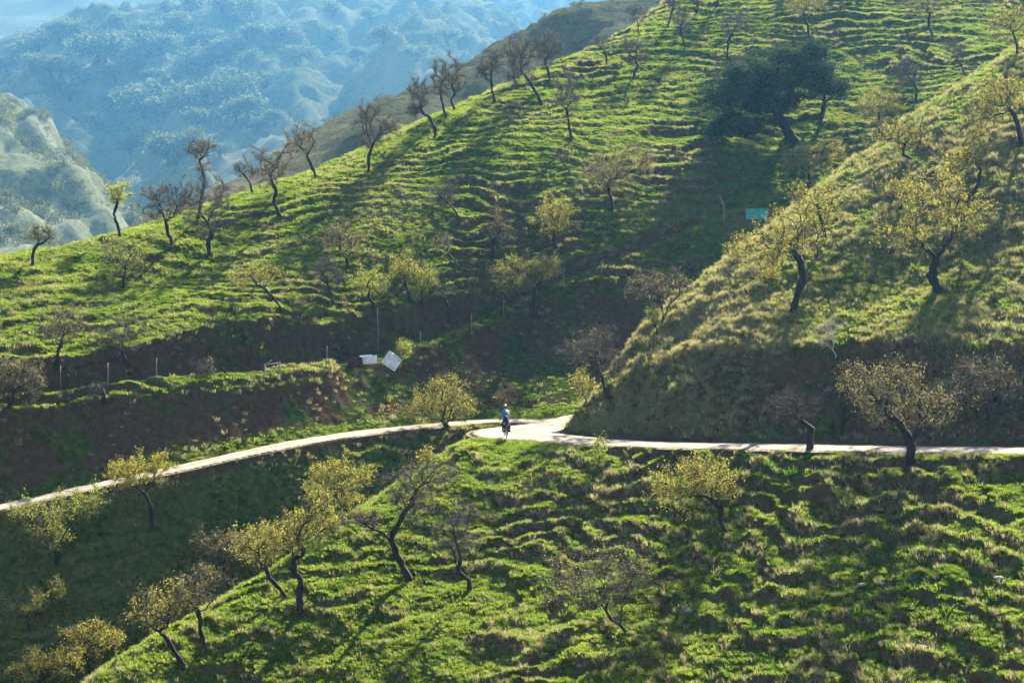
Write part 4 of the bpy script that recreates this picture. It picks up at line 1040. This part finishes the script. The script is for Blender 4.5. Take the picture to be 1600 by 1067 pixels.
# stones on the front slope
def stones():
    rs = np.random.default_rng(9)
    for i, (px, py, r) in enumerate((a, b, c * 0.7) for a, b, c in [(1075, 955, .30), (1072, 845, .22), (1048, 905, .2), (1345, 915, .22), (1283, 1053, .2), (1440, 1012, .28), (975, 910, .18), (1150, 990, .16), (1500, 930, .22), (905, 1040, .18), (1375, 800, .2), (860, 960, .14), (1560, 905, .26)]):
        p = ground(px, py); n = 9; V = []
        for a in range(7):
            for b in range(n):
                th = math.pi * a / 6; ph = 2 * math.pi * b / n
                q = 1 + 0.22 * float(vnoise(a * 0.9 + i * 7, b * 0.8, 3)) * math.sin(th)
                V.append((r * q * math.sin(th) * math.cos(ph) * 1.25, r * q * math.sin(th) * math.sin(ph), r * 0.55 * q * math.cos(th)))
        F = [(a * n + b, (a + 1) * n + b, (a + 1) * n + (b + 1) % n, a * n + (b + 1) % n) for a in range(6) for b in range(n)]
        o = mesh_np("stone", np.array(V), np.array(F), [M['stone']], loc=p + np.array([0, -0.05, r * 0.22]), smooth=False); o.rotation_euler = (0, 0, rs.uniform(0, 6))
        tag(o, "pale grey stone half sunk in the grassy slope below the road", "stone", "stones on the front slope")
stones()

# ------------------------------------------------------------------ the cyclist and the loaded touring bicycle
def cyclist():
    p0 = ray(791, 684.5); p0 = p0 * (-12.36 / p0[2])
    k = int(((ROAD[:, :2] - p0[:2]) ** 2).sum(1).argmin())
    z0 = ROAD[k, 2] + 0.07
    rider = {'blue': plain("blue_jersey", (0.02, 0.15, 0.52), .8, .15), 'navy': plain("navy_cloth", (0.015, 0.02, 0.05), .85, .2), 'white': plain("white_jersey", (0.72, 0.74, 0.76), .8, .1),
             'skin': plain("skin", (0.46, 0.27, 0.19), .6, .1), 'helmet': plain("helmet_shell", (0.30, 0.31, 0.33), .35, .1), 'black': plain("black_rubber", (0.012, 0.012, 0.013), .7, .2),
             'pannier': plain("pannier_cloth", (0.012, 0.014, 0.02), .6, .2), 'reflect': plain("reflector", (0.8, 0.8, 0.8), .3, .05), 'frame': plain("frame_paint", (0.03, 0.03, 0.035), .35, .1), 'sock': plain("sock_cloth", (0.55, 0.52, 0.5), .9, .1)}
    yaw = 0.12
    # bicycle: +y is the riding direction (away from the viewer)
    bike = empty("bicycle", (p0[0], p0[1], z0)); bike.rotation_euler = (0, 0, yaw); tag(bike, "black touring bicycle with bags at the back under the rider", "bicycle")
    R = 0.345
    ring = lambda rr, y, n=28: [(0, y + rr * math.cos(t), R + rr * math.sin(t)) for t in np.linspace(0, 2 * math.pi, n, endpoint=False)]
    for y in (0.0, 1.06):
        V, F = tube(ring(R - 0.022, y), 0.022, 6, True); w = mesh_np("wheel", V, F, [rider['black']], bike)
        V, F = tube(ring(R - 0.055, y), 0.012, 4, True); mesh_np("rim", V, F, [M['steel']], w)
        V, F = join([tube([(0.0, y, R), (0.0, y + (R - .06) * math.cos(t), R + (R - .06) * math.sin(t))], 0.0022, 4) for t in np.linspace(0, 2 * math.pi, 16, endpoint=False)]); mesh_np("spokes", V, F, [M['steel']], w)
        V, F = tube([(-.05, y, R), (.05, y, R)], 0.022); mesh_np("hub", V, F, [M['steel']], w)
    V, F = join([tube(q, 0.017) for q in ([(0, .43, .29), (0, .27, .88)], [(0, .30, .80), (0, .87, .80)], [(0, .43, .29), (0, .90, .70)], [(.04, 0, R), (.02, .43, .29)], [(-.04, 0, R), (-.02, .43, .29)], [(.04, 0, R), (.01, .29, .80)], [(-.04, 0, R), (-.01, .29, .80)])]); mesh_np("frame", V, F, [rider['frame']], bike)
    V, F = join([tube([(0, .85, .92), (0, .90, .70)], .018), tube([(.045, .93, .62), (.045, 1.06, R)], .014), tube([(-.045, .93, .62), (-.045, 1.06, R)], .014), tube([(-.05, .92, .64), (.05, .92, .64)], .016)]); mesh_np("fork", V, F, [rider['frame']], bike)
    V, F = tube([(-.30, .72, .96), (-.16, .86, .99), (0, .86, .98), (.16, .86, .99), (.30, .72, .96)], .014); mesh_np("handlebar", V, F, [rider['black']], bike)
    V, F = tube([(0, .12, .90), (0, .20, .92), (0, .30, .92), (0, .40, .915)], [.05, .075, .05, .02]); mesh_np("saddle", V, F, [rider['black']], bike)
    V, F = join([tube(q, .008, 6) for q in ([(.06, -.22, .70), (.06, .25, .72)], [(-.06, -.22, .70), (-.06, .25, .72)], [(.06, -.05, .70), (.05, 0, R)], [(-.06, -.05, .70), (-.05, 0, R)], [(-.06, -.22, .70), (.06, -.22, .70)])]); mesh_np("rack", V, F, [rider['frame']], bike)
    V, F = join([tube([(0, .43, .29), (.09, .43, .29)], .02), tube([(.09, .43, .29), (.10, .43, .12)], .012), tube([(-.09, .43, .29), (-.10, .43, .46)], .012), box(.10, .07, .02, (.14, .43, .12)), box(.10, .07, .02, (-.14, .43, .46))]); mesh_np("crank", V, F, [M['steel']], bike)
    def rounded(sx, sy, sz, c):
        n = 12; V = []; F = []
        for a, (zz, g) in enumerate([(-.5, .80), (-.44, .97), (0, 1.0), (.40, .97), (.5, .75)]):
            for b in range(n):
                t = 2 * math.pi * (b + .5) / n; ct, st = math.cos(t), math.sin(t); q = g / max(abs(ct), abs(st)) ** .75
                V.append((c[0] + sx / 2 * ct * q, c[1] + sy / 2 * st * q, c[2] + sz * zz))
        for a in range(4):
            for b in range(n): F.append((a * n + b, a * n + (b + 1) % n, (a + 1) * n + (b + 1) % n, (a + 1) * n + b))
        for a in (0, 4):
            for b in range(1, n - 2, 2): F.append((a * n, a * n + b, a * n + b + 1, a * n + b + 2) if a else (a * n, a * n + b + 2, a * n + b + 1, a * n + b))
        return np.array(V), np.array(F)
    for sx in (-1, 1):
        pr = empty("pannier", (p0[0], p0[1], z0)); pr.rotation_euler = (0, 0, yaw)
        tag(pr, "black bag hanging on the %s side of the bicycle's rear rack" % ("left" if sx < 0 else "right"), "bag", "panniers")
        V, F = rounded(.17, .30, .38, (sx * .155, 0.0, .53)); mesh_np("bag", V, F, [rider['pannier']], pr)
        V, F = tube([(sx * .155, -.158, .50), (sx * .155, -.168, .50)], .034); mesh_np("reflector", V, F, [rider['reflect']], pr, smooth=False)
        V, F = rounded(.175, .305, .05, (sx * .155, 0.0, .725)); mesh_np("flap", V, F, [rider['navy']], pr)
    # rider: one skinned body sitting on the saddle, hands on the bar
    per = empty("person", (p0[0], p0[1], z0)); per.rotation_euler = (0, 0, yaw)
    tag(per, "cyclist in blue and white jersey and grey helmet riding away on the bend", "person")
    J = {'pel': (0, .22, 1.00, .15, .12), 'wai': (0, .27, 1.16, .135, .11), 'che': (0, .36, 1.36, .165, .12), 'sho': (0, .42, 1.50, .11, .09), 'nec': (0, .46, 1.57, .055, .055), 'hd0': (0, .49, 1.64, .075, .085), 'hd1': (0, .505, 1.72, .082, .098), 'hd2': (0, .505, 1.80, .06, .07)}
    E = [('pel', 'wai'), ('wai', 'che'), ('che', 'sho'), ('sho', 'nec'), ('nec', 'hd0'), ('hd0', 'hd1'), ('hd1', 'hd2')]
    for s_, sg in (('l', -1), ('r', 1)):
        J.update({s_ + 'sh': (sg * .19, .42, 1.47, .065, .065), s_ + 'el': (sg * .275, .52, 1.22, .043, .043), s_ + 'wr': (sg * .295, .70, 1.01, .030, .030), s_ + 'ha': (sg * .295, .745, .985, .036, .026)})
        E += [('sho', s_ + 'sh'), (s_ + 'sh', s_ + 'el'), (s_ + 'el', s_ + 'wr'), (s_ + 'wr', s_ + 'ha')]
        for fi, dx in enumerate((-.03, -.01, .01, .03)):
            L_ = (.040, .048, .046, .036)[fi]
            J.update({f'{s_}f{fi}a': (sg * .295 + dx, .765, .99, .009, .009), f'{s_}f{fi}b': (sg * .295 + dx, .765 + L_ * .5, .975, .009, .009), f'{s_}f{fi}c': (sg * .295 + dx, .765 + L_ * .2, .945, .008, .008)})
            E += [(s_ + 'ha', f'{s_}f{fi}a'), (f'{s_}f{fi}a', f'{s_}f{fi}b'), (f'{s_}f{fi}b', f'{s_}f{fi}c')]
        J.update({s_ + 'ta': (sg * .255, .735, .975, .011, .011), s_ + 'tb': (sg * .25, .75, .945, .010, .010)}); E += [(s_ + 'ha', s_ + 'ta'), (s_ + 'ta', s_ + 'tb')]
        up = sg < 0
        kn = (sg * .13, .62, .86 if up else .66); an = (sg * .13, .40, .555 if up else .215)
        J.update({s_ + 'hi': (sg * .095, .24, .96, .095, .095), s_ + 'th': (sg * .115, .43, (kn[2] + .95) / 2, .082, .082), s_ + 'kn': (*kn, .055, .055), s_ + 'ca': (sg * .13, (kn[1] + an[1]) / 2 - .02, (kn[2] + an[2]) / 2 + .02, .054, .054), s_ + 'an': (*an, .036, .036), s_ + 'he': (an[0], an[1] - .03, an[2] - .06, .036, .034), s_ + 'to': (sg * .14, an[1] + .17, an[2] - .075, .04, .026)})
        E += [('pel', s_ + 'hi'), (s_ + 'hi', s_ + 'th'), (s_ + 'th', s_ + 'kn'), (s_ + 'kn', s_ + 'ca'), (s_ + 'ca', s_ + 'an'), (s_ + 'an', s_ + 'he'), (s_ + 'he', s_ + 'to')]
    names = list(J); me = bpy.data.meshes.new("body"); me.from_pydata([J[n][:3] for n in names], [(names.index(a), names.index(b)) for a, b in E], [])
    body = link(bpy.data.objects.new("body", me), per)
    sk = body.modifiers.new("skin", 'SKIN'); sk.use_smooth_shade = True
    for i, n in enumerate(names):
        sv = me.skin_vertices[0].data[i]; sv.radius = J[n][3:5]; sv.use_root = (n == 'pel')
    sb = body.modifiers.new("smooth", 'SUBSURF'); sb.levels = sb.render_levels = 1
    dg = bpy.context.evaluated_depsgraph_get(); bm = bpy.data.meshes.new_from_object(body.evaluated_get(dg))
    body.modifiers.clear(); body.data = bm
    for m in ('skin', 'blue', 'white', 'navy', 'black', 'sock'): bm.materials.append(rider[m])
    for f in bm.polygons:
        x, y, z = f.center; f.use_smooth = True; m = 0
        arm = abs(x) > .205 and z < 1.36
        if z > 1.555 or arm: m = 0
        elif z > 1.05 and y < .62: m = 1 if x < .015 else (2 if x > .055 or z > 1.42 else 3)
        elif z > .60 and not (abs(x) > .23): m = 3
        for sg, az in ((-1, .555), (1, .215)):
            if x * sg > 0 and y < .64 and z < az + .01 and abs(x) < .22: m = 4
            elif x * sg > 0 and z < az + .12 and abs(x) < .22 and z < .72: m = 5
        f.material_index = m
    # face, hair and helmet
    V, F = [], []
    def blob(c, r, n=10, m=7, zmin=-1.0, zmax=1.0):
        V = []; ks = np.linspace(zmin, zmax, m)
        for kz in ks:
            q = math.sqrt(max(1e-4, 1 - kz * kz))
            for b in range(n): t = 2 * math.pi * b / n; V.append((c[0] + r[0] * q * math.cos(t), c[1] + r[1] * q * math.sin(t), c[2] + r[2] * kz))
        F = [(a * n + b, a * n + (b + 1) % n, (a + 1) * n + (b + 1) % n, (a + 1) * n + b) for a in range(m - 1) for b in range(n)]
        return np.array(V), np.array(F)
    V, F = join([blob((0, .605, 1.70), (.014, .022, .02)), blob((.085, .50, 1.71), (.014, .022, .032)), blob((-.085, .50, 1.71), (.014, .022, .032))]); mesh_np("face", V, F, [rider['skin']], per)
    V, F = join([blob((sg * .032, .588, 1.735), (.012, .010, .009), 6, 5) for sg in (-1, 1)]); mesh_np("eyes", V, F, [rider['navy']], per)
    V, F = blob((0, .594, 1.655), (.024, .010, .007), 8, 5); mesh_np("mouth", V, F, [plain("lips", (0.35, 0.14, 0.11), .6, .1)], per)
    V, F = blob((0, .490, 1.715), (.090, .098, .085), 14, 7, -.75, .6); mesh_np("hair", V, F, [rider['navy']], per)
    hel = empty("helmet", (p0[0], p0[1], z0)); hel.rotation_euler = (0, 0, yaw); tag(hel, "light grey cycling helmet on the rider's head", "helmet")
    V, F = blob((0, .50, 1.765), (.108, .140, .105), 18, 8, -.05, .98); mesh_np("shell", V, F, [rider['helmet']], hel)
    V, F = join([tube([(x, .39, 1.83 - abs(x)), (x, .50, 1.878 - abs(x)), (x, .60, 1.84 - abs(x))], .012, 6) for x in (-.055, 0, .055)]); mesh_np("vent_rib", V, F, [rider['reflect']], hel)
    # pocketed rucksack flap of the jersey
    V, F = rounded(.20, .06, .14, (.0, .145, 1.12)); 
    mesh_np("back_pocket", V, F, [rider['navy']], per)
cyclist()
#PROPS_END
